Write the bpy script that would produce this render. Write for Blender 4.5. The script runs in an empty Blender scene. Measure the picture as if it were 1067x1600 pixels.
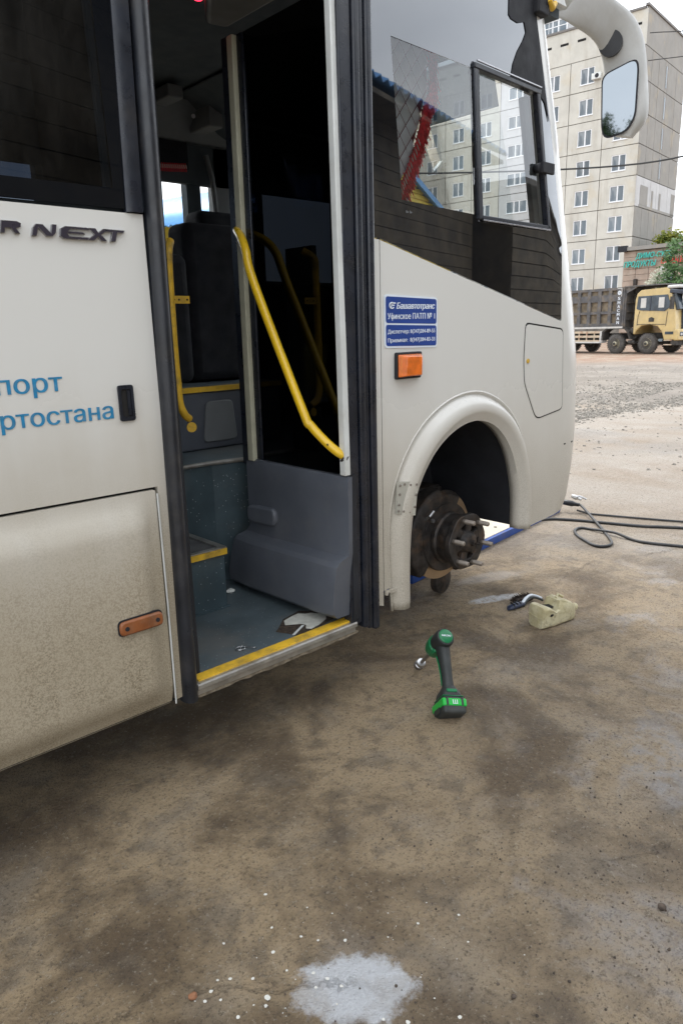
import bpy, bmesh, math, random
from mathutils import Vector, Matrix
from mathutils.geometry import delaunay_2d_cdt
R = math.radians
random.seed(7)
S = bpy.context.scene
COL = S.collection

# ---------------------------------------------------------------- camera
cd = bpy.data.cameras.new('camera'); cam = bpy.data.objects.new('camera', cd); COL.objects.link(cam)
S.camera = cam
YAW, PITCH, ROLL = R(47.6), R(14.2), R(1.56)
F = Vector((math.cos(YAW)*math.cos(PITCH), math.sin(YAW)*math.cos(PITCH), -math.sin(PITCH)))
R0 = Vector((math.sin(YAW), -math.cos(YAW), 0)); U0 = R0.cross(F)
RR = R0*math.cos(ROLL) - U0*math.sin(ROLL); UU = U0*math.cos(ROLL) + R0*math.sin(ROLL)
m = Matrix((RR, UU, -F)).transposed().to_4x4(); m.translation = Vector((0, -2.1, 1.6))
cam.matrix_world = m
cd.sensor_fit = 'VERTICAL'; cd.sensor_height = 24.0; cd.lens = 24.0*1120/1600
cd.clip_start = 0.05; cd.clip_end = 1500
cd.dof.use_dof = False

# ---------------------------------------------------------------- world and sun
SUN_EL, SUN_AZ = R(52), R(62)          # direction to the sun: azimuth from +X towards +Y
W = bpy.data.worlds.new('World'); S.world = W; W.use_nodes = True
nt = W.node_tree; nt.nodes.clear(); N = nt.nodes.new; L = nt.links.new
out = N('ShaderNodeOutputWorld'); bg = N('ShaderNodeBackground'); sky = N('ShaderNodeTexSky')
sky.sky_type = 'NISHITA'; sky.sun_disc = False; sky.sun_elevation = SUN_EL; sky.sun_rotation = R(90)-SUN_AZ
sky.dust_density = 4.0; sky.air_density = 1.0
tc = N('ShaderNodeTexCoord'); nz = N('ShaderNodeTexNoise'); nz.inputs['Scale'].default_value = 2.2; nz.inputs['Detail'].default_value = 5
mp = N('ShaderNodeMapping'); mp.inputs['Scale'].default_value = (1, 1, 2.6)
L(tc.outputs['Generated'], mp.inputs[0]); L(mp.outputs[0], nz.inputs['Vector'])
rp = N('ShaderNodeValToRGB'); rp.color_ramp.elements[0].position = .32; rp.color_ramp.elements[1].position = .72
rp.color_ramp.elements[0].color = (8.6, 9.0, 9.6, 1); rp.color_ramp.elements[1].color = (12.5, 12.8, 13.2, 1)
L(nz.outputs['Fac'], rp.inputs[0])
mx = N('ShaderNodeMix'); mx.data_type = 'RGBA'; mx.inputs[0].default_value = .86
L(sky.outputs[0], mx.inputs[6]); L(rp.outputs[0], mx.inputs[7]); L(mx.outputs[2], bg.inputs[0])
bg.inputs[1].default_value = 0.10; L(bg.outputs[0], out.inputs[0])
sl = bpy.data.lights.new('sun', 'SUN'); sl.energy = 1.1; sl.angle = R(22); sl.color = (1, .96, .9)
so = bpy.data.objects.new('sun', sl); COL.objects.link(so); so.location = (0, 0, 40)
sd = Vector((math.cos(SUN_EL)*math.cos(SUN_AZ), math.cos(SUN_EL)*math.sin(SUN_AZ), math.sin(SUN_EL)))
so.rotation_euler = sd.to_track_quat('Z', 'Y').to_euler()
S.view_settings.view_transform = 'Standard'; S.view_settings.look = 'None'
S.view_settings.exposure = 1.12; S.view_settings.gamma = 1; S.view_settings.use_curve_mapping = False
S.render.engine = 'CYCLES'

# ---------------------------------------------------------------- materials
def _nodes(name):
    m = bpy.data.materials.new(name); m.use_nodes = True; t = m.node_tree; t.nodes.clear()
    o = t.nodes.new('ShaderNodeOutputMaterial'); return m, t, o
def c4(c): return (c[0], c[1], c[2], 1)
class NB:
    def __init__(s, t): s.t = t; s.tc = None
    def n(s, k, **kw):
        x = s.t.nodes.new(k)
        for a, b in kw.items(): setattr(x, a, b)
        return x
    def l(s, a, b): s.t.links.new(a, b)
    def pos(s, world=False):
        if world: return s.n('ShaderNodeNewGeometry').outputs['Position']
        if not s.tc: s.tc = s.n('ShaderNodeTexCoord')
        return s.tc.outputs['Object']
    def noise(s, scale, detail=4, rough=.55, world=False, stretch=None, dist=0):
        x = s.n('ShaderNodeTexNoise'); x.inputs['Scale'].default_value = scale
        x.inputs['Detail'].default_value = detail; x.inputs['Roughness'].default_value = rough
        x.inputs['Distortion'].default_value = dist
        p = s.pos(world)
        if stretch:
            q = s.n('ShaderNodeMapping'); q.inputs['Scale'].default_value = stretch; s.l(p, q.inputs[0]); p = q.outputs[0]
        s.l(p, x.inputs['Vector']); return x.outputs['Fac']
    def ramp(s, v, a, b, lo=0., hi=1.):
        x = s.n('ShaderNodeMapRange'); x.inputs[1].default_value = a; x.inputs[2].default_value = b
        x.inputs[3].default_value = lo; x.inputs[4].default_value = hi; x.interpolation_type = 'SMOOTHSTEP' if (lo, hi) == (0., 1.) else 'LINEAR'
        s.l(v, x.inputs[0]); return x.outputs[0]
    def mix(s, f, a, b):
        x = s.n('ShaderNodeMix', data_type='RGBA')
        for i, v in ((0, f), (6, a), (7, b)):
            if hasattr(v, 'links'): s.l(v, x.inputs[i])
            elif i == 0: x.inputs[0].default_value = v
            else: x.inputs[i].default_value = c4(v)
        return x.outputs[2]
    def math(s, op, a, b=0.):
        x = s.n('ShaderNodeMath', operation=op)
        for i, v in ((0, a), (1, b)):
            if hasattr(v, 'links'): s.l(v, x.inputs[i])
            else: x.inputs[i].default_value = v
        return x.outputs[0]
    def sep(s, v):
        x = s.n('ShaderNodeSeparateXYZ'); s.l(v, x.inputs[0]); return x.outputs
    def bump(s, v, strength, dist=.01):
        x = s.n('ShaderNodeBump'); x.inputs['Strength'].default_value = strength; x.inputs['Distance'].default_value = dist
        s.l(v, x.inputs['Height']); return x.outputs[0]
    def bsdf(s, o, col, rough=.6, metal=0., normal=None, ior=None, spec=None, coat=None):
        b = s.n('ShaderNodeBsdfPrincipled')
        for k, v in (('Base Color', col), ('Roughness', rough), ('Metallic', metal)):
            if hasattr(v, 'links'): s.l(v, b.inputs[k])
            elif k == 'Base Color': b.inputs[k].default_value = c4(v)
            else: b.inputs[k].default_value = v
        if normal is not None: s.l(normal, b.inputs['Normal'])
        if ior: b.inputs['IOR'].default_value = ior
        if spec is not None: b.inputs['Specular IOR Level'].default_value = spec
        if coat: b.inputs['Coat Weight'].default_value = coat; b.inputs['Coat Roughness'].default_value = .05
        s.l(b.outputs[0], o.inputs[0]); return b
def mat(name, col, rough=.6, metal=0., var=.12, vs=6., bump=.0, bs=60., dirt=None, dirt_amt=.35, coat=None, ior=None):
    """worn surface: base colour broken by two noises, optional dirt film and fine relief"""
    m, t, o = _nodes(name); b = NB(t)
    n1 = b.noise(vs, 5); dark = tuple(x*(1-var) for x in col); lite = tuple(min(1, x*(1+var)) for x in col)
    c = b.mix(b.ramp(n1, .3, .7), dark, lite)
    if dirt:
        n2 = b.noise(vs*.6+1.3, 6, .7); c = b.mix(b.math('MULTIPLY', b.ramp(n2, .45, .75), dirt_amt), c, dirt)
    r = b.ramp(b.noise(vs*2.3, 4), .3, .7, max(0, rough-.08), min(1, rough+.1))
    nm = b.bump(b.noise(bs, 4), bump, .004) if bump else None
    b.bsdf(o, c, r, metal, nm, ior=ior, coat=coat); return m
def glass(name, tint, refl=1.0, base=.04, rough=.0, dust=0.):
    """thin pane: tinted see-through plus mirror reflection that grows at grazing angles"""
    m, t, o = _nodes(name); b = NB(t)
    tr = b.n('ShaderNodeBsdfTransparent'); tr.inputs[0].default_value = c4(tint)
    gl = b.n('ShaderNodeBsdfGlossy'); gl.inputs['Roughness'].default_value = rough; gl.inputs[0].default_value = (.95, .97, 1, 1)
    lw = b.n('ShaderNodeFresnel'); lw.inputs[0].default_value = 1.6
    f = b.math('MULTIPLY', lw.outputs[0], refl); f = b.math('ADD', f, base); f = b.math('MINIMUM', f, 1.)
    ms = b.n('ShaderNodeMixShader'); b.l(f, ms.inputs[0]); b.l(tr.outputs[0], ms.inputs[1]); b.l(gl.outputs[0], ms.inputs[2])
    last = ms.outputs[0]
    if dust:
        df = b.n('ShaderNodeBsdfDiffuse'); df.inputs[0].default_value = (.5, .48, .44, 1)
        g = b.math('MULTIPLY', b.ramp(b.noise(3, 6, .7, stretch=(1, 1, .35)), .35, .8), dust)
        m2 = b.n('ShaderNodeMixShader'); b.l(g, m2.inputs[0]); b.l(last, m2.inputs[1]); b.l(df.outputs[0], m2.inputs[2]); last = m2.outputs[0]
    b.l(last, o.inputs[0]); return m
def frit(name, refl, base=.03, col=(.006, .007, .009)):
    """black enamel printed on glass: black with the pane's mirror reflection"""
    m, t, o = _nodes(name); b = NB(t)
    df = b.n('ShaderNodeBsdfDiffuse'); df.inputs[0].default_value = c4(col)
    gl = b.n('ShaderNodeBsdfGlossy'); gl.inputs['Roughness'].default_value = .015; gl.inputs[0].default_value = (.93, .96, 1, 1)
    lw = b.n('ShaderNodeFresnel'); lw.inputs[0].default_value = 1.6
    nm = b.bump(b.noise(1.7, 2), .012, .02); b.l(nm, gl.inputs['Normal'])
    f = b.math('MINIMUM', b.math('ADD', b.math('MULTIPLY', lw.outputs[0], refl), base), 1.)
    ms = b.n('ShaderNodeMixShader'); b.l(f, ms.inputs[0]); b.l(df.outputs[0], ms.inputs[1]); b.l(gl.outputs[0], ms.inputs[2])
    b.l(ms.outputs[0], o.inputs[0]); return m
def emit(name, col, strength, base=(.2, .02, .03)):
    m, t, o = _nodes(name); b = NB(t); p = b.bsdf(o, base, .25)
    p.inputs['Emission Color'].default_value = c4(col); p.inputs['Emission Strength'].default_value = strength; return m
def body_paint():
    """white coach paint; road dirt film that thickens towards the sills, splash grains, vertical run marks"""
    m, t, o = _nodes('body_paint'); b = NB(t)
    p = b.pos(True); z = b.sep(p)[2]
    big = b.noise(1.3, 5, .6, True); mid = b.noise(7, 5, .65, True); fine = b.noise(190, 3, .75, True); run = b.noise(9, 3, .6, True, (1, 1, .06))
    grain = b.noise(330, 2, .8, True)
    zz = b.math('ADD', z, b.math('MULTIPLY', big, .55)); zz = b.math('ADD', zz, b.math('MULTIPLY', run, .22))
    rear = b.ramp(b.sep(p)[0], 2.6, 1.2, .5, 1.); film = b.math('MULTIPLY', b.ramp(zz, 1.98, 1.0), rear)                       # 0 above, 1 near the sill
    heavy = b.math('MULTIPLY', b.ramp(zz, 1.62, .95), rear)
    c = b.mix(b.math('MULTIPLY', film, .85), (.68, .675, .64), (.36, .295, .19))
    sp = b.math('MULTIPLY', b.ramp(fine, .42, .62), b.math('MULTIPLY', b.ramp(mid, .3, .65, .45, 1.), b.ramp(run, .35, .65, .5, 1.)))
    c = b.mix(b.math('MULTIPLY', b.math('MULTIPLY', sp, heavy), 1.), c, (.155, .122, .07))
    sg = b.math('MULTIPLY', b.ramp(grain, .56, .68), heavy)
    c = b.mix(b.math('MULTIPLY', sg, .6), c, (.12, .098, .065))
    sc = b.math('MULTIPLY', b.ramp(b.noise(24, 6, .8, True, (1, 1, .5)), .68, .73), b.ramp(z, .75, .35))
    c = b.mix(b.math('MULTIPLY', sc, .8), c, (.09, .05, .03))
    r = b.math('ADD', .22, b.math('MULTIPLY', film, .45))
    hh = b.math('ADD', b.math('MULTIPLY', b.math('MULTIPLY', fine, heavy), .5), b.math('MULTIPLY', b.noise(2.2, 2, .5, True, (1, 1, .5)), 1.6))
    b.bsdf(o, c, r, 0, b.bump(hh, .5, .004), ior=1.5, coat=.15); return m
def ground_mat():
    m, t, o = _nodes('yard_ground'); b = NB(t)
    p = b.pos(True); x, y, z = b.sep(p)[:3]
    a = b.noise(.35, 4, .55, True); c1 = b.noise(1.6, 6, .62, True, dist=.4); c2 = b.noise(6.5, 6, .68, True); c3 = b.noise(30, 5, .7, True); c4_ = b.noise(78, 4, .85, True)
    near = b.mix(b.ramp(c1, .40, .60), (.125, .086, .048), (.36, .27, .162))
    near = b.mix(b.math('MULTIPLY', b.ramp(c2, .48, .64), .6), near, (.085, .063, .043))
    near = b.mix(b.math('MULTIPLY', b.ramp(b.noise(3.1, 5, .6, True), .5, .68), .45), near, (.30, .25, .185))
    # worn, paler concrete to the right of the bus and towards the street
    d = b.math('SUBTRACT', b.math('MULTIPLY', x, .42), b.math('MULTIPLY', y, 1.0))
    pale = b.ramp(b.math('ADD', d, b.math('MULTIPLY', c1, 1.6)), 1.6, 3.9)
    near = b.mix(b.math('MULTIPLY', pale, .5), near, (.25, .21, .165))
    grey = b.math('MULTIPLY', pale, b.ramp(b.noise(2.4, 4, .6, True, dist=.8), .53, .66))
    near = b.mix(b.math('MULTIPLY', b.math('MULTIPLY', grey, b.ramp(c3, .35, .6, .35, 1.)), .75), near, (.33, .33, .345))
    rough_zone = b.math('MULTIPLY', pale, b.ramp(c3, .55, .66)); near = b.mix(b.math('MULTIPLY', rough_zone, .55), near, (.055, .042, .032))
    e = b.math('ADD', b.math('MULTIPLY', x, .86), b.math('MULTIPLY', y, .51))
    far = b.ramp(b.math('ADD', e, b.math('MULTIPLY', c1, 1.2)), 3.4, 6.8)
    fc = b.mix(b.ramp(b.noise(.8, 5, .6, True, (1, .5, 1)), .35, .65), (.30, .245, .19), (.37, .33, .285))
    fc = b.mix(b.math('MULTIPLY', b.ramp(a, .5, .6), .6), fc, (.30, .285, .265))
    col = b.mix(far, near, fc)
    # street beyond the ridge: greyer gravel, then a reddish verge by the lorry
    g = b.ramp(b.math('ADD', e, b.math('MULTIPLY', a, 3.)), 15.2, 17.)
    col = b.mix(g, col, b.mix(b.ramp(b.noise(.5, 6, .7, True), .4, .6), (.22, .195, .17), (.29, .26, .225)))
    g2 = b.ramp(b.math('ADD', e, b.math('MULTIPLY', a, 6.)), 31.5, 37.)
    col = b.mix(g2, col, b.mix(b.ramp(b.noise(.9, 5, .7, True), .45, .6), (.28, .18, .125), (.34, .27, .205)))
    # grit: dark and light grains
    col = b.mix(b.math('MULTIPLY', b.ramp(c4_, .53, .64), .7), col, (.045, .035, .025))
    col = b.mix(b.math('MULTIPLY', b.ramp(b.noise(52, 4, .85, True), .56, .66), .55), col, (.42, .37, .29))
    col = b.mix(b.math('MULTIPLY', b.ramp(b.noise(27, 5, .85, True), .54, .64), .55), col, (.07, .05, .033))
    # white paint spilt on the concrete: a broad worn patch and one by the hub
    def blob(cx, cy, rx, ry, ang, sc, lo, hi):
        mp = b.n('ShaderNodeMapping', vector_type='TEXTURE'); mp.inputs['Location'].default_value = (cx, cy, 0)
        mp.inputs['Rotation'].default_value = (0, 0, R(ang)); mp.inputs['Scale'].default_value = (rx, ry, 1)
        b.l(p, mp.inputs[0]); q = b.sep(mp.outputs[0])
        r2 = b.math('ADD', b.math('MULTIPLY', q[0], q[0]), b.math('MULTIPLY', q[1], q[1]))
        return b.ramp(b.math('ADD', b.math('SQRT', r2), b.math('MULTIPLY', b.noise(sc, 6, .7, True), 1.1)), hi, lo)
    w1 = b.math('MULTIPLY', blob(.975, -1.03, .17, .115, -40, 16, 1.25, 1.52), b.ramp(c2, .3, .55, .35, 1.))
    w2 = b.math('MULTIPLY', blob(3.42, .30, .20, .055, -22, 13, 1.15, 1.6), b.ramp(c3, .25, .6))
    w3 = blob(3.72, .55, .26, .09, -20, 7, 1.15, 1.7)
    w4 = b.math('MULTIPLY', blob(2.5, -1.12, .35, .15, 30, 6, 1.1, 1.6), b.ramp(c2, .4, .6))
    col = b.mix(b.math('MULTIPLY', w1, .9), col, (.60, .62, .65)); col = b.mix(b.math('MULTIPLY', w2, .9), col, (.60, .61, .63))
    col = b.mix(b.math('MULTIPLY', w3, .35), col, (.45, .43, .42)); col = b.mix(b.math('MULTIPLY', w4, .35), col, (.42, .43, .45))
    # cracks
    vo = b.n('ShaderNodeTexVoronoi', feature='DISTANCE_TO_EDGE'); vo.inputs['Scale'].default_value = .55
    wv = b.n('ShaderNodeVectorMath', operation='ADD'); nn = b.n('ShaderNodeTexNoise'); nn.inputs['Scale'].default_value = 4.5; nn.inputs['Detail'].default_value = 8; nn.inputs['Roughness'].default_value = .7
    b.l(p, nn.inputs['Vector']); sc = b.n('ShaderNodeVectorMath', operation='SCALE'); sc.inputs['Scale'].default_value = .28; b.l(nn.outputs['Color'], sc.inputs[0])
    b.l(p, wv.inputs[0]); b.l(sc.outputs[0], wv.inputs[1]); b.l(wv.outputs[0], vo.inputs['Vector'])
    ck = b.math('MULTIPLY', b.ramp(vo.outputs['Distance'], .0045, .0008), b.ramp(a, .55, .60))
    col = b.mix(b.math('MULTIPLY', ck, .08), col, (.06, .045, .033))
    wet = b.math('MULTIPLY', b.ramp(b.noise(1.1, 5, .6, True, dist=.5), .52, .66), .3)
    rgh = b.math('SUBTRACT', .88, b.math('ADD', wet, b.math('MULTIPLY', grey, .2)))
    h = b.math('ADD', b.math('MULTIPLY', c3, .7), b.math('MULTIPLY', c4_, .3)); h = b.math('ADD', h, b.math('MULTIPLY', c2, .9)); h = b.math('SUBTRACT', h, b.math('MULTIPLY', ck, .2))
    b.bsdf(o, col, rgh, 0, b.bump(h, 1., .032)); return m
M = {}
M['paint'] = body_paint(); M['ground'] = ground_mat()
M['rubber'] = mat('black_rubber', (.011, .014, .022), .30, var=.3, vs=9, bump=.06, bs=90, dirt=(.09, .08, .07), dirt_amt=.22)
M['rubberdusty'] = mat('dusty_rubber', (.013, .015, .020), .34, var=.3, vs=9, bump=.1, bs=70, dirt=(.09, .08, .07), dirt_amt=.3)
M['blackmet'] = mat('black_metal', (.012, .013, .016), .35, var=.3)
M['matteblack'] = mat('matte_black', (.012, .013, .017), .7, var=.3, bump=.1)
M['frit'] = frit('black_glass', 2.7, -.02); M['fritdark'] = frit('black_glass_edge', .4, .0)
M['clear'] = glass('clear_glass', (.88, .92, .92), 1.7, -.02, dust=.02); M['dark'] = glass('tinted_glass', (.10, .12, .15), .42, .0, dust=.05)
M['screen'] = glass('windscreen_glass', (.9, .93, .92), .6, .0); M['band'] = glass('shade_band_glass', (.13, .15, .16), .6, .0)
M['doorglass'] = glass('door_glass', (.05, .055, .07), .55, .0)
M['white'] = mat('white_trim', (.62, .64, .62), .4, var=.08, dirt=(.35, .33, .27), dirt_amt=.3)
M['cream'] = mat('cream_trim', (.45, .44, .33), .5, var=.1, dirt=(.25, .22, .15), dirt_amt=.4)
M['yellow'] = mat('yellow_paint', (.82, .52, .015), .28, var=.05, dirt=(.35, .25, .08), dirt_amt=.22, coat=.3)
M['yellowstrip'] = mat('yellow_edge', (.72, .44, .03), .5, var=.12, vs=14, dirt=(.16, .12, .06), dirt_amt=.75)
M['alu'] = mat('worn_aluminium', (.42, .41, .38), .38, .7, var=.2, vs=12, dirt=(.20, .17, .13), dirt_amt=.7)
M['kick'] = mat('grey_moulded_plastic', (.092, .102, .122), .38, var=.1, vs=4, bump=.04, bs=200, dirt=(.2, .19, .18), dirt_amt=.22)
def speckle(name, base, chips):
    m, t, o = _nodes(name); b = NB(t)
    c = b.mix(b.ramp(b.noise(5, 5, .6), .3, .7), tuple(v*.8 for v in base), tuple(v*1.2 for v in base))
    c = b.mix(b.math('MULTIPLY', b.ramp(b.noise(2.4, 6, .7), .48, .7), .5), c, (.15, .135, .115))
    vo = b.n('ShaderNodeTexVoronoi'); vo.inputs['Scale'].default_value = 62; b.l(b.pos(), vo.inputs['Vector'])
    rs = b.sep(vo.outputs['Color'])[0]
    f = b.math('MULTIPLY', b.ramp(vo.outputs['Distance'], .19, .09), b.math('GREATER_THAN', rs, .62))
    c = b.mix(b.math('MULTIPLY', f, chips), c, (.5, .55, .56))
    b.bsdf(o, c, .5, 0, b.bump(b.noise(90, 3), .1, .003)); return m
M['floor'] = speckle('speckled_flooring', (.082, .108, .12), .45)
M['riser'] = speckle('speckled_riser', (.05, .078, .092), .6)
M['greytrim'] = mat('grey_interior_trim', (.16, .17, .175), .6, var=.08, bump=.05)
M['headliner'] = mat('dark_headliner', (.06, .075, .085), .85, var=.12)
M['seat'] = mat('black_upholstery', (.006, .007, .011), .9, var=.3, bump=.2, bs=150)
M['rust'] = mat('rusty_iron', (.040, .036, .034), .55, .35, var=.5, vs=18, bump=.8, bs=45, dirt=(.15, .09, .05), dirt_amt=.6)
M['disc'] = mat('brake_disc_steel', (.42, .30, .19), .42, .55, var=.12, vs=6)
M['stud'] = mat('worn_stud_steel', (.24, .21, .18), .5, .6, var=.3, bump=.3)
M['blue'] = mat('blue_enamel', (.018, .075, .32), .35, var=.15, dirt=(.15, .13, .11), dirt_amt=.35)
M['hose'] = mat('hose_rubber', (.03, .032, .035), .5, var=.25, dirt=(.18, .16, .13), dirt_amt=.3)
M['steel'] = mat('bright_steel', (.55, .56, .57), .3, .9, var=.15)
M['textblue'] = mat('blue_lettering', (.02, .21, .40), .4, var=.15, vs=40, dirt=(.3, .3, .26), dirt_amt=.3)
M['badge'] = mat('badge_black', (.035, .03, .045), .3, var=.15, coat=.5); M['chrome'] = mat('badge_chrome', (.4, .4, .42), .25, .9, var=.1)
M['signblue'] = mat('sign_blue', (.012, .05, .26), .35, var=.08); M['signwhite'] = mat('sign_white', (.72, .78, .85), .4, var=.03)
M['amber'] = mat('amber_lens', (.75, .16, .015), .18, var=.2, vs=25, coat=.6); M['amberdark'] = mat('amber_lens_dirty', (.22, .07, .02), .45, var=.25, vs=25, dirt=(.25, .18, .12), dirt_amt=.4)
M['amberlite'] = mat('amber_reflector', (.85, .33, .05), .2, var=.3, vs=60, coat=.5)
M['gap'] = mat('panel_gap', (.01, .009, .008), .9)

# ---------------------------------------------------------------- geometry helpers
def tag(o, label=None, cat=None, group=None, kind=None):
    if label: o['label'] = label
    if cat: o['category'] = cat
    if group: o['group'] = group
    if kind: o['kind'] = kind
    return o
def empty(name, loc=(0, 0, 0), rz=0, label=None, cat=None, group=None):
    o = bpy.data.objects.new(name, None); COL.objects.link(o); o.location = loc; o.rotation_euler = (0, 0, rz)
    o.empty_display_size = .1
    return tag(o, label, cat, group)
def link(name, me, mt, parent=None, loc=None, rz=None):
    o = bpy.data.objects.new(name, me); COL.objects.link(o)
    if mt is not None and not me.materials: me.materials.append(mt)
    if parent: o.parent = parent
    if loc is not None: o.location = loc
    if rz is not None: o.rotation_euler = (0, 0, rz)
    return o
def copy_tree(o, parent=None):
    c = o.copy(); COL.objects.link(c)
    if parent: c.parent = parent
    for ch in list(o.children): copy_tree(ch, c)
    return c
class MB:
    def __init__(s): s.v = []; s.f = []
    def add(s, vs, fs):
        k = len(s.v); s.v += [tuple(v) for v in vs]; s.f += [tuple(i+k for i in f) for f in fs]; return s
    def box(s, a, b, rot=None, about=None):
        vs = [Vector((x, y, z)) for z in (a[2], b[2]) for y in (a[1], b[1]) for x in (a[0], b[0])]
        if rot is not None:
            c = Vector(about) if about is not None else (Vector(a)+Vector(b))/2
            vs = [rot @ (v-c) + c for v in vs]
        return s.add(vs, [(0, 2, 3, 1), (4, 5, 7, 6), (0, 1, 5, 4), (2, 6, 7, 3), (0, 4, 6, 2), (1, 3, 7, 5)])
    def prism(s, poly, plane, d0, d1):
        """poly: 2-D outline; plane 'xz' extrudes along y, 'yz' along x, 'xy' along z"""
        n = len(poly)
        g = {'xz': lambda p, d: (p[0], d, p[1]), 'yz': lambda p, d: (d, p[0], p[1]), 'xy': lambda p, d: (p[0], p[1], d)}[plane]
        vs = [g(p, d0) for p in poly] + [g(p, d1) for p in poly]
        fs = [tuple(range(n)), tuple(range(2*n-1, n-1, -1))] + [(i, i+n, (i+1) % n+n, (i+1) % n) for i in range(n)]
        return s.add(vs, fs)
    def tube(s, pts, r, n=10, cap=True, flat=1.0):
        pts = [Vector(p) for p in pts]; rr = r if isinstance(r, (list, tuple)) else [r]*len(pts)
        t0 = (pts[1]-pts[0]).normalized(); up = Vector((0, 0, 1)) if abs(t0.z) < .9 else Vector((1, 0, 0))
        u = t0.cross(up).normalized(); vs = []
        for i, p in enumerate(pts):
            t = (pts[min(i+1, len(pts)-1)]-pts[max(i-1, 0)]).normalized()
            u = (u-t*u.dot(t)).normalized(); w = t.cross(u)
            vs += [p+(u*math.cos(a)+w*math.sin(a)*flat)*rr[i] for a in [2*math.pi*k/n for k in range(n)]]
        fs = [(i*n+k, i*n+(k+1) % n, (i+1)*n+(k+1) % n, (i+1)*n+k) for i in range(len(pts)-1) for k in range(n)]
        if cap: fs += [tuple(range(n-1, -1, -1)), tuple(range((len(pts)-1)*n, len(pts)*n))]
        return s.add(vs, fs)
    def lathe(s, prof, o, axis, n=24, sx=None):
        """prof: (distance along axis, radius)"""
        ax = Vector(axis).normalized(); up = Vector((0, 0, 1)) if abs(ax.z) < .9 else Vector((1, 0, 0))
        u = ax.cross(up).normalized(); w = ax.cross(u); o = Vector(o); vs = []
        for d, r in prof: vs += [o+ax*d+(u*math.cos(2*math.pi*k/n)+w*math.sin(2*math.pi*k/n))*max(r, 1e-4) for k in range(n)]
        fs = [(i*n+k, i*n+(k+1) % n, (i+1)*n+(k+1) % n, (i+1)*n+k) for i in range(len(prof)-1) for k in range(n)]
        fs += [tuple(range(n-1, -1, -1)), tuple(range((len(prof)-1)*n, len(prof)*n))]
        return s.add(vs, fs)
    def rings(s, rings, cap=True, closed=True):
        n = len(rings[0]); vs = [p for r in rings for p in r]; m_ = n if closed else n-1
        fs = [(i*n+k, i*n+(k+1) % n, (i+1)*n+(k+1) % n, (i+1)*n+k) for i in range(len(rings)-1) for k in range(m_)]
        if cap and closed: fs += [tuple(range(n-1, -1, -1)), tuple(range((len(rings)-1)*n, len(rings)*n))]
        return s.add(vs, fs)
    def mesh(s, name, smooth=None, fix=True):
        me = bpy.data.meshes.new(name); me.from_pydata(s.v, [], s.f)
        if fix:
            bm = bmesh.new(); bm.from_mesh(me); bmesh.ops.recalc_face_normals(bm, faces=bm.faces); bm.to_mesh(me); bm.free()
        if smooth is not None:
            for p in me.polygons: p.use_smooth = True
            try: me.set_sharp_from_angle(angle=R(smooth))
            except Exception: pass
        return me
    def build(s, name, mt, parent=None, smooth=None, bevel=0, seg=2, fix=True, loc=None, rz=None, sub=0):
        o = link(name, s.mesh(name, smooth if smooth is not None else (40 if bevel else None), fix), mt, parent, loc, rz)
        if bevel:
            b = o.modifiers.new('bevel', 'BEVEL'); b.width = bevel; b.segments = seg; b.limit_method = 'ANGLE'; b.angle_limit = R(35)
        if sub:
            q = o.modifiers.new('sub', 'SUBSURF'); q.levels = sub; q.render_levels = sub
        return o
def spline(pts, per=8, closed=False):
    P = [Vector(p) for p in pts]; n = len(P); o = []
    for i in range(n if closed else n-1):
        a, b, c, d = (P[(i-1) % n] if closed or i else P[0]*2-P[1]), P[i], P[(i+1) % n], (P[(i+2) % n] if closed or i+2 < n else P[-1]*2-P[-2])
        for k in range(per):
            t = k/per; o.append(.5*((2*b)+(c-a)*t+(2*a-5*b+4*c-d)*t*t+(3*b-a-3*c+d)*t**3))
    if not closed: o.append(P[-1])
    return o
def inside(p, poly):
    c = False; j = len(poly)-1
    for i in range(len(poly)):
        a, b = poly[i], poly[j]
        if (a[1] > p[1]) != (b[1] > p[1]) and p[0] < (b[0]-a[0])*(p[1]-a[1])/(b[1]-a[1])+a[0]: c = not c
        j = i
    return c
def rnd(poly, r, n=4):
    """round the corners of a 2-D outline"""
    o = []; k = len(poly)
    for i in range(k):
        p, a, b = Vector(poly[i]), Vector(poly[i-1]), Vector(poly[(i+1) % k])
        ra = min(r, (a-p).length*.45); rb = min(r, (b-p).length*.45)
        p0 = p+(a-p).normalized()*ra; p1 = p+(b-p).normalized()*rb
        for j in range(n+1):
            t = j/n; o.append(tuple(p0*(1-t)**2+p*2*t*(1-t)+p1*t*t))
    return o
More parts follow.
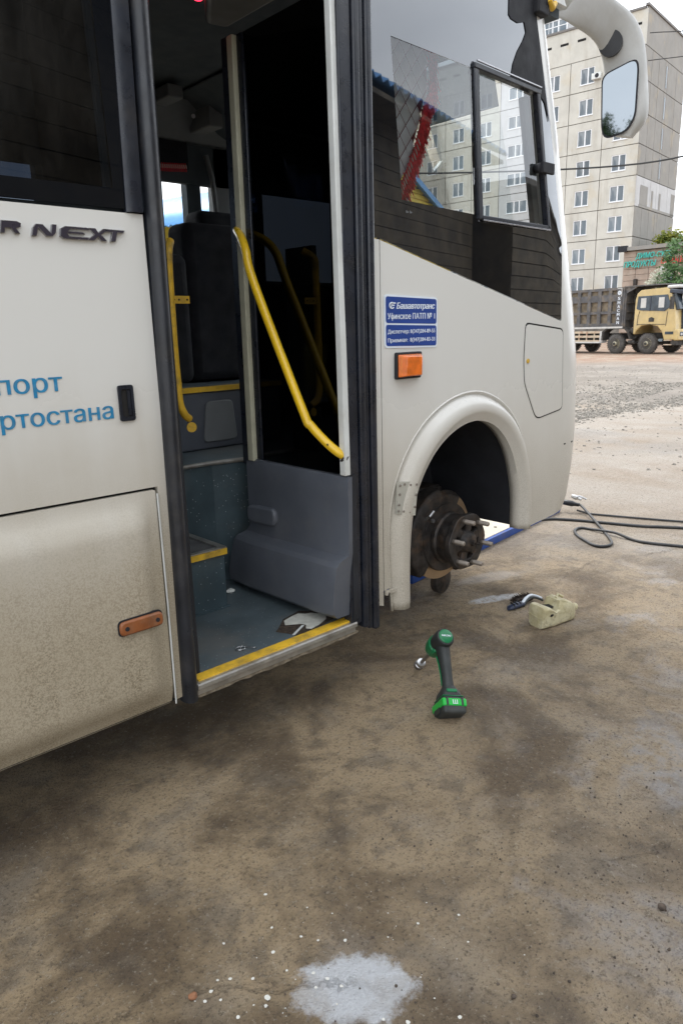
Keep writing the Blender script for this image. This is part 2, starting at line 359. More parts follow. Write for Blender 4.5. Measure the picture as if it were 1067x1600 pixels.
def sheet(name, outer, holes, mt, parent, step=.08, fn=None, thick=.012, smooth=50):
    """a panel cut from a plane in (x, z), optionally bent by fn(x, z) -> point, with real thickness"""
    def dens(poly):
        o = []
        for i in range(len(poly)):
            a, b = Vector(poly[i]), Vector(poly[(i+1) % len(poly)]); k = max(1, int((b-a).length/step))
            o += [tuple(a+(b-a)*j/k) for j in range(k)]
        return o
    loops = [dens(outer)]+[dens(h) for h in holes]; V = []; E = []
    for lp in loops:
        k = len(V); V += lp; E += [(k+i, k+(i+1) % len(lp)) for i in range(len(lp))]
    xs = [p[0] for p in outer]; zs = [p[1] for p in outer]; x = min(xs)+step/2
    if fn:
        while x < max(xs):
            z = min(zs)+step/2
            while z < max(zs):
                q = (x+.013*math.sin(z*31), z)
                if inside(q, outer) and not any(inside(q, h) for h in holes): V.append(q)
                z += step
            x += step
    vo, eo, fo = delaunay_2d_cdt([Vector(v) for v in V], E, [], 0, 1e-6)[:3]
    fs = []
    for f in fo:
        c = sum((Vector(vo[i]) for i in f), Vector((0, 0)))/len(f)
        if inside(c, outer) and not any(inside(c, h) for h in holes):
            a, b2, c2 = vo[f[0]], vo[f[1]], vo[f[2]]
            if abs((b2[0]-a[0])*(c2[1]-a[1])-(b2[1]-a[1])*(c2[0]-a[0])) < 4e-7: continue
            if (b2[0]-a[0])*(c2[1]-a[1])-(b2[1]-a[1])*(c2[0]-a[0]) < 0: f = f[::-1]
            fs.append(tuple(f))
    fn2 = fn or (lambda x, z: (x, 0, z))
    me = bpy.data.meshes.new(name); me.from_pydata([tuple(fn2(v[0], v[1])) for v in vo], [], fs)
    if smooth:
        for p in me.polygons: p.use_smooth = True
    o = link(name, me, mt, parent)
    if thick:
        s_ = o.modifiers.new('thick', 'SOLIDIFY'); s_.thickness = thick; s_.offset = -1
        e_ = o.modifiers.new('edges', 'EDGE_SPLIT'); e_.split_angle = R(40)
    return o
def _glyphs(b, shear=0, space=1.0):
    cu = bpy.data.curves.new('t', 'FONT'); cu.body = b; cu.size = 1; cu.shear = shear; cu.space_character = space; cu.resolution_u = 3
    tmp = bpy.data.objects.new('t', cu); COL.objects.link(tmp)
    me = bpy.data.meshes.new_from_object(tmp.evaluated_get(bpy.context.evaluated_depsgraph_get())); bpy.data.objects.remove(tmp); bpy.data.curves.remove(cu)
    v = [tuple(p.co) for p in me.vertices]; f = [tuple(p.vertices) for p in me.polygons]; bpy.data.meshes.remove(me); return v, f
def _adv(b):
    """pen position after b"""
    return max(p[0] for p in _glyphs(b+'п')[0])-max(p[0] for p in _glyphs('п')[0]) if b else 0.
def text(body, mt, parent, loc, rot, height, width=None, extrude=.001, shear=0, bold=0, name='lettering', align='LEFT', space=1.0):
    mb = MB(); pend = ''; x0 = 0.; n_ = [p for p in _glyphs('п')[0]] if 'н' in body or 'ф' in body else None
    def flush(seg, start):
        if seg.strip(): v, f = _glyphs(seg, shear); mb.add([(p[0]+start, p[1], 0) for p in v], f)
    def bar_(x, y, X, Y): mb.add([(x+shear*y, y, 0), (X+shear*y, y, 0), (X+shear*Y, Y, 0), (x+shear*Y, Y, 0)], [(0, 1, 2, 3)])
    seg = ''; start = 0
    for i, ch in enumerate(body):
        if ch not in 'нф': seg += ch; continue
        flush(seg, _adv(body[:start].replace('н', 'п').replace('ф', 'о'))); seg = ''; start = i+1
        o_ = _adv(body[:i].replace('н', 'п').replace('ф', 'о'))
        if ch == 'н':        # two stems and a middle bar, on the measures of its neighbours
            a_, b_ = min(p[0] for p in n_), max(p[0] for p in n_); h_ = max(p[1] for p in n_); w_ = .088
            bar_(o_+a_, 0, o_+a_+w_, h_); bar_(o_+b_-w_, 0, o_+b_, h_); bar_(o_+a_+w_, h_*.44, o_+b_-w_, h_*.44+.08)
        else:
            v, f = _glyphs('о', shear); mb.add([(p[0]+o_, p[1], 0) for p in v], f); c_ = (min(p[0] for p in v)+max(p[0] for p in v))/2
            bar_(o_+c_-.04, -.2, o_+c_+.04, .74)
    flush(seg, _adv(body[:start].replace('н', 'п').replace('ф', 'о')))
    if not mb.v: return None
    if bold:      # a second pass a hair to the side and above thickens the strokes
        n0 = len(mb.v); mb.add([(x+bold*2.2, y, .004) for x, y, z in mb.v], list(mb.f))
    xs = [v[0] for v in mb.v]; w = max(xs)-min(xs); sy = height/.73; sx = (width/w) if width else sy; k = {'LEFT': 0, 'RIGHT': 1, 'CENTER': .5}[align]
    mb.v = [((x-min(xs))*sx-w*sx*k, y*sy, z*.06) for x, y, z in mb.v]
    o = link(name, mb.mesh(name, fix=False), mt, parent); o.location = loc; o.rotation_euler = rot
    s_ = o.modifiers.new('thick', 'SOLIDIFY'); s_.thickness = extrude; s_.offset = 1
    return o
SIDE = (R(90), 0, 0)
# ================================================================ THE SETTING
g = MB()
xs = [-150, -60, -25, -10, -4, -1, 0, 1, 2, 4, 8, 14, 22, 34, 50, 80, 140, 260]
g.rings([[(x, y, 0) for y in xs] for x in [v for v in xs]], cap=False, closed=False)
tag(g.build('ground', M['ground']), kind='structure')
for p in bpy.data.objects['ground'].data.polygons: pass

def pick(z0, z1): return random.uniform(z0, z1)
def stones(name, label, spots, mt):
    mb = MB()
    for (x, y, r) in spots:
        k = random.randint(5, 6); a0 = random.random()*6; h = r*pick(.4, .9); vs = []
        for i in range(k):
            a = a0+2*math.pi*i/k; q = r*pick(.7, 1.15); vs.append((x+math.cos(a)*q, y+math.sin(a)*q, -.002))
        for i in range(k):
            a = a0+.3+2*math.pi*i/k; q = r*pick(.45, .8); vs.append((x+math.cos(a)*q, y+math.sin(a)*q, h*pick(.7, 1)))
        mb.add(vs, [(i, (i+1) % k, k+(i+1) % k, k+i) for i in range(k)]+[tuple(range(k, 2*k))])
    return tag(mb.build(name, mt, fix=False), label, 'gravel' if 'gravel' in name else 'grit', kind='stuff')
M['stone'] = mat('grey_gravel', (.26, .24, .21), .85, var=.45, vs=30, bump=.3)
M['grit'] = mat('brown_grit', (.085, .065, .05), .9, var=.5, vs=40, bump=.3)
M['chalk'] = mat('white_paint_drop', (.66, .65, .60), .6, var=.08)
sp = []
for _ in range(2600):      # the broken edge of the old surface: a loose ridge of gravel
    t = random.random(); x = 9.5+t*8; y = 4.25+math.sin(t*5)*.15+random.gauss(0, .16)*(1+t)
    sp.append((x+random.gauss(0, .2), y+.0, abs(random.gauss(.012, .012))+.006))
for _ in range(2200):
    e = 8+random.random()**.8*22; a = R(pick(12, 34)); sp.append((e*math.cos(a), -2.1+e*math.sin(a), abs(random.gauss(.008, .009))+.004))
for _ in range(2200):
    t = random.random(); x = 11+t*9; y = 4.3+t*1.5+abs(random.gauss(0, 1.1)); sp.append((x, y, abs(random.gauss(.014, .012))+.006))
stones('loose_gravel', 'loose grey gravel along the broken edge between the yard and the street', sp, M['stone'])
sp = []
for _ in range(2600):
    e = .8+random.random()**1.3*6.; a = R(pick(10, 88)); x, y = e*math.cos(a), -2.1+e*math.sin(a); sp.append((x, y, random.random()**3*.0032+.0007))
for _ in range(1500): sp.append((random.gauss(1.75, .4), random.gauss(-1.4, .35), random.random()**4*.005+.0007))
stones('loose_grit', 'dark grit scattered over the stained concrete in front of the bus', sp, M['grit'])
for (x, y, r, mt, lb) in ((.67, -.77, .0115, M['rust'], 'rust brown pebble left of the white paint patch'), (1.77, -1.45, .013, M['grit'], 'dark clod of earth near the right edge of the yard floor'), (1.24, -1.32, .007, M['grit'], 'small dark stone right of the white paint patch')):
    if lb.startswith('rust'): mt = mat('rusty_pebble', (.22, .10, .05), .85, var=.4, vs=60, bump=.5)
    mb = MB(); rg = []
    for i in range(6):
        ph = math.pi*i/5; rg.append([(x+r*math.sin(ph)*math.cos(a)*pick(.85, 1.15), y+r*math.sin(ph)*math.sin(a)*pick(.8, 1.1), r*.62-r*.68*math.cos(ph)) for a in [2*math.pi*k/8 for k in range(8)]])
    tag(mb.rings(rg).build('pebble', mt, smooth=40), lb, 'stone', 'single stones on the yard floor')
mb = MB()
SPL = [(.804, -.899, .008), (.81, -.829, .0045), (.897, -.801, .005), (1.007, -.856, .004), (.768, -.789, .005), (.743, -.77, .004), (.713, -.786, .005), (.717, -.823, .004), (.818, -.686, .004), (.721, -.891, .005), (.944, -.734, .004), (1.005, -1.184, .006), (1.104, -1.261, .005), (1.347, -1.066, .004)]
for _ in range(70):
    a = random.random()*6.3; q = abs(random.gauss(.16, .11)); SPL.append((.95+math.cos(a)*q*1.3, -.98+math.sin(a)*q, random.random()**2*.0045+.001))
for (x, y, r) in SPL:
    k = 9; vs = [(x+math.cos(2*math.pi*i/k)*r*pick(.7, 1.2), y+math.sin(2*math.pi*i/k)*r*pick(.7, 1.2), .0015) for i in range(k)]; mb.add(vs, [tuple(range(k))])
tag(mb.build('paint_drops', M['chalk'], fix=False), 'white paint drops splashed on the concrete around the pale patch', 'paint drops', kind='stuff')

# ---------------------------------------------------------------- trees
M['bark'] = mat('bark', (.10, .075, .055), .9, var=.3, vs=12, bump=.5)
def leafmat(name, a, b_):
    m, t, o = _nodes(name); b = NB(t)
    c = b.mix(b.ramp(b.noise(.9, 4), .35, .65), a, b_)
    p = b.bsdf(o, c, .7); p.inputs['Transmission Weight'].default_value = 0
    tr = b.n('ShaderNodeBsdfTranslucent'); b.l(c, tr.inputs[0]); ms = b.n('ShaderNodeMixShader'); ms.inputs[0].default_value = .3
    b.l(p.outputs[0], ms.inputs[1]); b.l(tr.outputs[0], ms.inputs[2]); b.l(ms.outputs[0], o.inputs[0]); return m
M['leafY'] = leafmat('young_leaves', (.12, .16, .02), (.28, .27, .03)); M['leafG'] = leafmat('green_leaves', (.045, .11, .03), (.10, .19, .06)); M['leafD'] = leafmat('dark_leaves', (.03, .07, .02), (.07, .12, .035))
M['blossom'] = leafmat('pale_blossom', (.42, .44, .34), (.6, .6, .5))
def tree(loc, h, r, n, leaf, label, cat='tree', trunk=.12, z0=.35, lm=None):
    t = empty('tree' if cat == 'tree' else 'shrub', loc, 0, label, cat, 'trees around the yard' if cat == 'tree' else None); rng = random.Random(int(loc[0]*77+loc[1]*13))
    tb = MB(); tb.tube([(0, 0, -.1), (.03, .02, h*.3), (-.03, .05, h*.6), (.02, 0, h*.92)], [trunk, trunk*.8, trunk*.5, trunk*.12], 8); tips = []
    for i in range(11):
        a = rng.random()*6.3; z = h*(z0+.5*rng.random()); q = r*(.5+.45*rng.random())*(1.1-.5*z/h)
        e = Vector((math.cos(a)*q, math.sin(a)*q, z+r*.4*rng.random())); tb.tube([(0, 0, z-r*.25), tuple(e*.5+Vector((0, 0, (z-r*.2)*.5))), tuple(e)], [trunk*.4, trunk*.25, trunk*.08], 6); tips.append(e)
    tb.build('trunk', M['bark'], t, smooth=60)
    cl = []
    for i in range(34):
        a = rng.random()*6.3; u = rng.random(); z = h*(z0+(1-z0)*u); q = r*(1-abs(u-.42)*1.25)*(.35+.65*rng.random()**.5)
        cl.append((Vector((math.cos(a)*q, math.sin(a)*q, z)), r*(.16+.2*rng.random())))
    cl += [(e, r*.25) for e in tips]; lb = MB(); vs = []; fs = []
    for i in range(n):
        c, s_ = rng.choice(cl); p = c+Vector((rng.gauss(0, .5), rng.gauss(0, .5), rng.gauss(0, .4)))*s_
        z = (lm or .11)*(.6+.8*rng.random()); u = Vector((rng.gauss(0, 1), rng.gauss(0, 1), rng.gauss(0, .6))).normalized()*z; w = u.orthogonal().normalized()*z*.6
        k = len(vs); vs += [p-u, p+w, p+u, p-w]; fs.append((k, k+1, k+2, k+3))
    lb.add(vs, fs); lb.build('crown', leaf, t, fix=False); return t
def polar(az, d): return (d*math.cos(R(az)), -2.1+d*math.sin(R(az)))
x, y = polar(23.6, 84); tree((x, y, 0), 10.0, 3.2, 7000, M['leafY'], 'yellow green young tree rising behind the brick shop roof', lm=.2, trunk=.2)
x, y = polar(21.5, 92); tree((x, y, 0), 10.6, 4.2, 7000, M['leafG'], 'darker green tree at the right edge behind the shop', lm=.22, trunk=.2)
x, y = polar(23.1, 49.3); tree((x, y, 0), 6.3, 1.35, 4200, M['leafG'], 'slender green tree in front of the shop, behind the lorry cab', lm=.09, z0=.25)
x, y = polar(24.1, 50.5); tree((x, y, 0), 4.9, 1.1, 3800, M['blossom'], 'pale blossoming shrub between the shop door and the green tree', 'shrub', lm=.07, z0=.3, trunk=.06)
for i, (x, y, h) in enumerate(((-136, -12, 5.6), (-148, -20, 8), (-150, -29, 7), (-130, -34, 4.8))):
    tree((x, y, 0), h, h*.55, 3500, M['leafD'], ['second shortest of the dark trees mirrored in the wing mirror', 'tallest of the dark trees mirrored in the wing mirror', 'second tallest of the dark trees mirrored in the wing mirror', 'shortest of the dark trees mirrored in the wing mirror'][i], lm=.22, trunk=.18)

# ---------------------------------------------------------------- apartment block (9 storeys, panel built)
def stained(name, col, rough=.85, streak=.35, dirt=(.30, .26, .20)):
    m, t, o = _nodes(name); b = NB(t)
    oi = b.n('ShaderNodeObjectInfo').outputs['Random']
    c = b.mix(b.ramp(b.noise(.6, 6, .65, True), .3, .7), tuple(v*.9 for v in col), tuple(v*1.07 for v in col))
    c = b.mix(b.math('MULTIPLY', oi, .18), c, tuple(v*.72 for v in col))
    c = b.mix(b.math('MULTIPLY', b.ramp(b.noise(1.1, 5, .7, True, (1, 1, .18)), .5, .72), streak), c, dirt)
    c = b.mix(b.math('MULTIPLY', b.ramp(b.noise(.45, 4, .6, True), .56, .7), streak*.7), c, (.50, .40, .24))
    b.bsdf(o, c, rough, 0, b.bump(b.noise(14, 4), .15, .02)); return m
M['panelC'] = stained('cream_concrete_panel', (.54, .525, .47)); M['panelG'] = stained('grey_concrete_panel', (.27, .26, .24)); M['panelW'] = stained('whitewashed_panel', (.50, .50, .50), streak=.15)
M['joint'] = mat('panel_joint_mastic', (.17, .155, .135), .9, var=.3, vs=2); M['upvc'] = mat('white_window_frame', (.74, .75, .76), .4, var=.03)
M['roofmetal'] = mat('roof_flashing', (.16, .15, .14), .6, .2)
def pane_mat(name, col):
    m, t, o = _nodes(name); b = NB(t); oi = b.n('ShaderNodeObjectInfo').outputs['Random']
    c = b.mix(oi, tuple(v*.6 for v in col), tuple(v*1.5 for v in col)); n = b.noise(.9, 3, .6, False, (1, 1, .3))
    c = b.mix(b.math('MULTIPLY', b.ramp(n, .5, .6), .5), c, (.30, .32, .33)); b.bsdf(o, c, .06, 0, ior=1.6); return m
M['pane'] = pane_mat('window_pane', (.085, .11, .13))
apt = empty('apartment_building', (73.57, 34.12, 0), 0, 'nine storey cream concrete panel apartment block behind the parked tipper lorry', 'apartment building')
apt.rotation_euler = (0, 0, R(6.8))       # local +x runs along the end wall, local +y along the windowed front
ZS = [27.1-2.85*k for k in range(10)]; US = [0, 3.7, 7.3, 10.9, 15.1, 18.6, 22.1, 25.7, 29.3, 32.9, 36.5, 40.1]
core = MB(); core.box((.13, .12, -.3), (12.45, 46, 30.1)); core.build('wall_core', M['joint'], apt)
wcache = {}
def facade_panel(u0, u1, z0, z1, hole, mt):
    key = (round(u1-u0, 2), round(z1-z0, 2), hole, mt.name)
    if key not in wcache:
        w, h = u1-u0, z1-z0; g_ = .035; mb = MB()
        if hole:
            hu, hz, hw, hh = hole
            for a, b in (((g_, g_), (w-g_, hz)), ((g_, hz+hh), (w-g_, h-g_)), ((g_, hz), (hu, hz+hh)), ((hu+hw, hz), (w-g_, hz+hh))): mb.box((0, a[0], a[1]), (.12, b[0], b[1]))
        else: mb.box((0, g_, g_), (.12, w-g_, h-g_))
        me = mb.mesh('wall_panel'); me.materials.append(mt); wcache[key] = me
    return link('wall_panel', wcache[key], None, apt, (0, u0, z0))
def window_mesh(w, h, sash):
    f = MB(); t = .075
    f.box((.03, 0, 0), (.10, w, t)); f.box((.03, 0, h-t), (.10, w, h)); f.box((.03, 0, t), (.10, t, h-t)); f.box((.03, w-t, t), (.10, w, h-t))
    for s_ in sash: f.box((.025, w*s_-.06, t), (.10, w*s_+.06, h-t))
    f.box((-.07, -.05, -.06), (.05, w+.05, 0))
    fr = f.mesh('window'); fr.materials.append(M['upvc'])
    p = MB(); p.box((.075, t*.8, t*.8), (.095, w-t*.8, h-t*.8)); pn = p.mesh('pane'); pn.materials.append(M['pane']); return fr, pn
W2 = window_mesh(1.45, 1.5, (.46,)); W3 = window_mesh(2.5, 1.25, (.36, .62))
for k in range(9):
    z0, z1 = ZS[k+1], ZS[k]
    for j in range(len(US)-1):
        u0, u1 = US[j], US[j+1]; w = u1-u0
        if j == 3: hole = (.75, .85, 2.5, 1.25); fr, pn, mt = W3[0], W3[1], M['panelW']
        else: hole = (round(w*.5-.70, 2), .62, 1.45, 1.5); fr, pn, mt = W2[0], W2[1], M['panelC']
        facade_panel(u0, u1, z0, z1, hole, mt)
        f = link('window', fr, None, apt, (0, u0+hole[0], z0+hole[1])); link('pane', pn, None, f)
VS = [0, 2.1, 4.2, 6.1, 6.9, 9.7, 12.5]
def end_panel(v0, v1, z0, z1, mt, d=-.02):
    mb = MB(); mb.box((v0+.03, d, z0+.035), (v1-.03, .1, z1-.035)); mb.build('wall_panel', mt, apt)
slit = MB(); slit.box((0, -.045, 0), (.32, 0, 2.0)); sm = slit.mesh('vent_slit'); sm.materials.append(M['pane'])
for k in range(9):
    for j in range(6):
        whi = k == 4 or k == 8 or k == 7
        mt = M['panelW'] if (k == 4 or k >= 7) else M['panelG']
        if k in (5, 6): mt = M['panelG']
        end_panel(VS[j], VS[j+1], ZS[k+1], ZS[k], mt)
    if k < 4: link('slit_window', sm, None, apt, (6.35, 0, ZS[k+1]+.4))
pt = MB(); zb = ZS[5]
for (a, b_, c_, d_) in ((1.2, 3.4, .25, 2.1), (4.6, 5.1, .3, 1.9), (7., 7.5, .3, 1.9), (11., 12.3, .1, 2.3)): pt.box((a, -.05, zb+c_), (b_, -.02, zb+d_))
pt.box((1.0, -.05, zb+.03), (12.4, -.022, zb+.28)); pt.build('grey_paint_patch', M['panelG'], apt)
# attic band with vent slots, parapet and roof railing
at = MB(); at.box((-.02, -.03, 27.12), (.1, 40.1, 30.1)); at.build('attic_band', M['panelC'], apt)
at = MB(); at.box((.12, -.03, 27.12), (12.5, .1, 30.3)); at.build('attic_band', M['panelG'], apt)
for j in range(22):
    v = MB(); v.box((-.035, .45+1.8*j, 28.85), (-.021, 1.3+1.8*j, 29.07)); v.build('vent_slot', M['gap'], apt)
fl = MB(); fl.box((-.15, -.15, 30.3), (12.7, .16, 30.5)); fl.box((-.15, .16, 30.1), (.16, 40.1, 30.3)); fl.build('parapet_flashing', M['roofmetal'], apt)
rf = MB(); rf.box((.16, .16, 30.1), (12.5, 46, 30.25)); rf.build('roof', M['roofmetal'], apt)
rl = MB()
for z in (30.95, 31.5): rl.tube([(.3, 0, z), (12.4, 0, z)], .035, 6); rl.tube([(.3, 0, z), (.3, 12, z)], .035, 6)
for i in range(14): rl.tube([(.3+i*.93, 0, 30.4), (.3+i*.93, 0, 31.5)], .03, 6)
for i in range(12): rl.tube([(.3, 1+i*1.0, 30.3), (.3, 1+i*1.0, 31.5)], .03, 6)
rl.build('roof_railing', M['upvc'], apt, smooth=60)
ph = MB(); ph.box((1.6, 8.4, 30.2), (7, 16, 32.6)); ph.box((1.4, 8.2, 32.6), (7.2, 16.2, 32.8)); ph.build('rooftop_room', M['panelW'], apt)
for j in range(3):
    f = link('window', W3[0], None, apt, (1.47, 8.6+2.5*j, 30.75)); link('pane', W3[1], None, f)
ac = MB(); ac.box((-.42, 4.05, 25.05), (-.05, 4.95, 25.6)); a_ = ac.build('air_conditioner', M['white'], apt, bevel=.03)
fn = MB(); fn.lathe([(0, .2), (.02, .2), (.03, .17)], (-.42, 4.4, 25.33), (-1, 0, 0), 16); fn.build('fan_grille', M['matteblack'], a_)

# ---------------------------------------------------------------- shop
M['shopbrick'] = mat('pinkish_brick', (.36, .28, .225), .9, var=.12, vs=2, dirt=(.42, .38, .32), dirt_amt=.5); M['turq'] = mat('turquoise_letters', (.05, .46, .40), .4, var=.05); M['redl'] = mat('red_letters', (.62, .06, .04), .4, var=.05)
x, y = polar(26.7, 58)
shop = empty('shop_building', (x, y, 0), R(-88), 'single storey pinkish brick shop with turquoise and red roof sign behind the lorry', 'shop')
# local +x runs along the shop front to the right, local +y away from the street
sb = MB(); sb.box((0, .12, -.2), (14, 9, 6.55)); sb.build('wall', M['shopbrick'], shop)
for c in range(8):
    for rr_ in range(16):
        if c == 3 and rr_ < 13: continue
        bb = MB(); z = .1+rr_*.4; bb.box((c*.93+.02, 0, z+.015), (c*.93+.92, .12, z+.39)); link('wall_block', bb.mesh('wall_block'), M['shopbrick'], shop)
sb = MB(); sb.box((7.5, 0, 0), (14, .12, 6.5)); sb.build('wall', M['shopbrick'], shop)
sb = MB(); sb.box((-.25, -.3, 6.55), (14.2, 9.2, 6.8)); sb.build('roof', M['panelG'], shop); sb = MB(); sb.box((-.3, -.36, 6.5), (.35, -.1, 6.9)); sb.build('gutter_end', M['matteblack'], shop)
dr = MB(); dr.box((2.79, -.02, .1), (3.6, .10, 5.2)); dr.build('shutter', mat('grey_shutter', (.20, .24, .26), .5, .3, var=.1), shop); dr = MB(); dr.box((2.66, -.06, .1), (2.79, .1, 5.3)); dr.box((2.79, -.06, 5.2), (3.6, .1, 5.32)); dr.build('door_frame', M['white'], shop)
text('ДИМО-СУПЕР', M['turq'], shop, (.95, -.12, 5.98), SIDE, .36, 2.8, .08, .25, .012, 'sign_lettering'); text('ПРОДУКТЫ', M['turq'], shop, (.12, -.12, 5.42), SIDE, .40, 2.3, .08, .25, .012, 'sign_lettering')
text('СМОЛЛ', M['redl'], shop, (2.75, -.12, 5.48), SIDE, .42, 1.75, .08, .25, .02, 'sign_lettering')
ch = MB(); ch.box((.95, -.3, 3.2), (1.15, 0, 4.6)); ch.build('flue', M['rust'], shop)

# ---------------------------------------------------------------- yellow workshop with blue roof, seen through the bus
M['yellowwall'] = mat('yellow_siding', (.66, .46, .04), .5, var=.07); M['roofblue'] = mat('blue_roof_sheet', (.10, .29, .62), .35, .2, var=.12, vs=2, dirt=(.2, .22, .25), dirt_amt=.2)
M['brownwood'] = mat('dark_stained_timber', (.075, .06, .038), .6, var=.4, vs=3, dirt=(.09, .065, .04), dirt_amt=.4); M['rooflight'] = mat('light_blue_roof_sheet', (.10, .30, .62), .4, .1, var=.08, vs=2)
yw = empty('yellow_workshop', (13.38, 12.76, 0), R(105), 'yellow sided workshop with a light blue metal roof, seen through the bus windows', 'workshop')
# local +x along the ridge (to the left), local -y along the gable away from the camera
yb = MB(); yb.box((.1, -7.9, -.1), (13, -.1, 4.95)); yb.prism([(-7.9, 4.95), (-.1, 4.95), (-4, 6.35)], 'yz', .1, 13); yb.build('wall', M['yellowwall'], yw)
bd = MB(); z = 0
while z < 6.25:
    hw = 3.95 if z < 4.95 else max(.05, 3.95*(6.4-z)/1.45)
    bd.prism([(-4-hw, z), (-4+hw, z), (-4+hw, z+.13), (-4-hw, z+.13)], 'yz', .06+.0, .1); z += .16
tag(bd.build('siding', M['yellowwall'], yw), kind='stuff')
def roof_slope(parent, x0, x1, y0, z0, y1, z1, mt, pitch=.2, amp=.03, name='roof'):
    mb = MB(); n = int((x1-x0)/pitch*4); rg = []
    nrm = Vector((0, -(z1-z0), (y1-y0))).normalized(); nrm = nrm if nrm.z > 0 else -nrm
    for (yy, zz) in ((y0, z0), ((y0+y1)/2, (z0+z1)/2), (y1, z1)):
        rg.append([Vector((x0+(x1-x0)*i/n, yy, zz))+nrm*amp*math.sin(i*math.pi/2) for i in range(n+1)])
    mb.rings(rg, cap=False, closed=False); o = mb.build(name, mt, parent, smooth=80); q = o.modifiers.new('t', 'SOLIDIFY'); q.thickness = .02; return o
roof_slope(yw, -.1, 13.3, 1.7, 4.46, -4, 6.45, M['rooflight']); roof_slope(yw, -.1, 13.3, -8.5, 4.88, -4, 6.45, M['rooflight'])
vb = MB(); vb.prism([(-8.5, 4.76), (-4, 6.34), (1.7, 4.34), (1.7, 4.52), (-4, 6.53), (-8.5, 4.94)], 'yz', -.13, -.10); vb.build('verge_board', M['rooflight'], yw)
yfw = MB(); yfw.box((.0, -4.6, 4.4), (.07, -3.6, 5.65)); yf = yfw.build('window', M['upvc'], yw); q = MB(); q.box((-.02, -4.48, 4.52), (.0, -3.72, 5.53)); q.build('pane', M['pane'], yf)

# ---------------------------------------------------------------- timber workshop behind the camera (seen mirrored in the bus glass)
tw = empty('timber_workshop', (6.83, -4.65, 0), R(-16.5), 'dark timber workshop with a blue corrugated roof, mirrored in the bus windows', 'workshop')
# local x along the eave, local -y away from the bus
wb = MB(); wb.box((-5.2, -7.5, -.1), (5.0, -.62, 4.40)); wb.build('wall', M['brownwood'], tw)
for z_ in range(22): wb = MB(); wb.box((5.0, -7.5, .05+z_*.2), (5.03, -.6, .235+z_*.2)); link('board', wb.mesh('board'), M['brownwood'], tw)
bd = MB(); z = .05
while z < 4.3: bd.box((-5.2, -.62, z), (5.0, -.59-.01*random.random(), z+.19)); z += .2
tag(bd.build('boarding', M['brownwood'], tw), kind='stuff')
roof_slope(tw, -5.6, 5.2, 0, 4.6, -5.0, 6.9, M['roofblue'], .2, .028); roof_slope(tw, -5.6, 5.2, -8.6, 4.6, -5.0, 6.9, M['roofblue'], .2, .028)
sf = MB(); sf.box((-5.5, -.6, 4.42), (5.1, -.05, 4.48)); sf.build('soffit', M['brownwood'], tw)
for xx in (-3, .2):
    f = MB(); f.box((xx, -.60, 1.2), (xx+1.2, -.54, 2.6)); f = f.build('window', M['upvc'], tw); q = MB(); q.box((xx+.1, -.538, 1.3), (xx+1.1, -.53, 2.5)); q.build('pane', M['pane'], f)

# ---------------------------------------------------------------- overhead cables
M['cable'] = mat('black_cable', (.03, .03, .03), .6)
def cable(pts, r, label):
    P = [(polar(a, d)[0], polar(a, d)[1], z) for a, d, z in pts]; mb = MB(); mb.tube([tuple(p) for p in spline(P, 8)], r, 6); tag(mb.build('overhead_cable', M['cable'], smooth=60), label, 'cable', 'overhead cables')

cable([(66, 30, 7.8), (47.6, 30, 7.55), (38, 30, 7.3), (26, 31, 7.3), (19, 30, 7.6), (8, 30, 8.4)], .032, 'black overhead cable sagging across the front of the apartment block')
cable([(26, 60, 20.9), (22, 60, 20.6), (10, 60, 20.2)], .03, 'thin upper cable in the sky right of the apartment block')
cable([(26, 60, 19.2), (22, 60, 19.1), (10, 60, 18.6)], .03, 'thin lower cable in the sky right of the apartment block')
cable([(26, 60, 28.2), (22, 60, 27.9), (10, 60, 27)], .03, 'thin cable crossing the top right corner of the sky')

sh = empty('timber_shed', (12.2, -6.3, 0), R(-10), 'long low dark timber shed beyond the workshop, mirrored in the cab side glass', 'shed')
wb = MB(); wb.box((0, -4, -.1), (20, 0, 4.1)); wb.build('wall', M['brownwood'], sh); wb = MB(); wb.box((-.3, -4.3, 4.1), (20.3, .4, 4.2)); wb.build('roof', M['roofmetal'], sh)
bd = MB(); z = .05
while z < 4.0: bd.box((0, 0, z), (20, .03+.01*random.random(), z+.23)); z += .25
tag(bd.build('boarding', M['brownwood'], sh), kind='stuff')
# ================================================================ TIPPER LORRY
M['cab'] = mat('ochre_cab_paint', (.54, .41, .18), .35, var=.1, vs=2, dirt=(.40, .34, .24), dirt_amt=.5, coat=.3)
M['bed'] = mat('grey_tipper_steel', (.10, .10, .105), .7, var=.25, vs=3, dirt=(.21, .165, .11), dirt_amt=.8); M['bedmud'] = mat('muddy_tipper_recess', (.17, .14, .10), .85, var=.3, vs=4)
M['tyre'] = mat('dusty_tyre', (.085, .08, .075), .9, var=.25, vs=5, bump=.4, bs=20); M['chassis'] = mat('chassis_grime', (.05, .047, .043), .8, var=.4, vs=5)
M['rim'] = mat('pale_rim', (.42, .39, .28), .55, var=.3, vs=9, dirt=(.12, .11, .10), dirt_amt=.7); M['guard'] = mat('rusty_cream_guard', (.52, .44, .33), .7, var=.1, vs=3, dirt=(.32, .10, .05), dirt_amt=.85)
M['cabglass'] = mat('lorry_glass', (.035, .05, .065), .08, var=.5, vs=2); M['grille'] = mat('dark_blue_grey_grille', (.035, .045, .065), .5, var=.2)
M['tarp'] = mat('pale_banner', (.55, .55, .53), .7, var=.08)
fx, fy = 37.45, 15.2
lorry = empty('tipper_lorry', (fx, fy, 0), R(-98), 'ochre cabbed tipper lorry with a ribbed grey dump body parked across the yard', 'lorry')
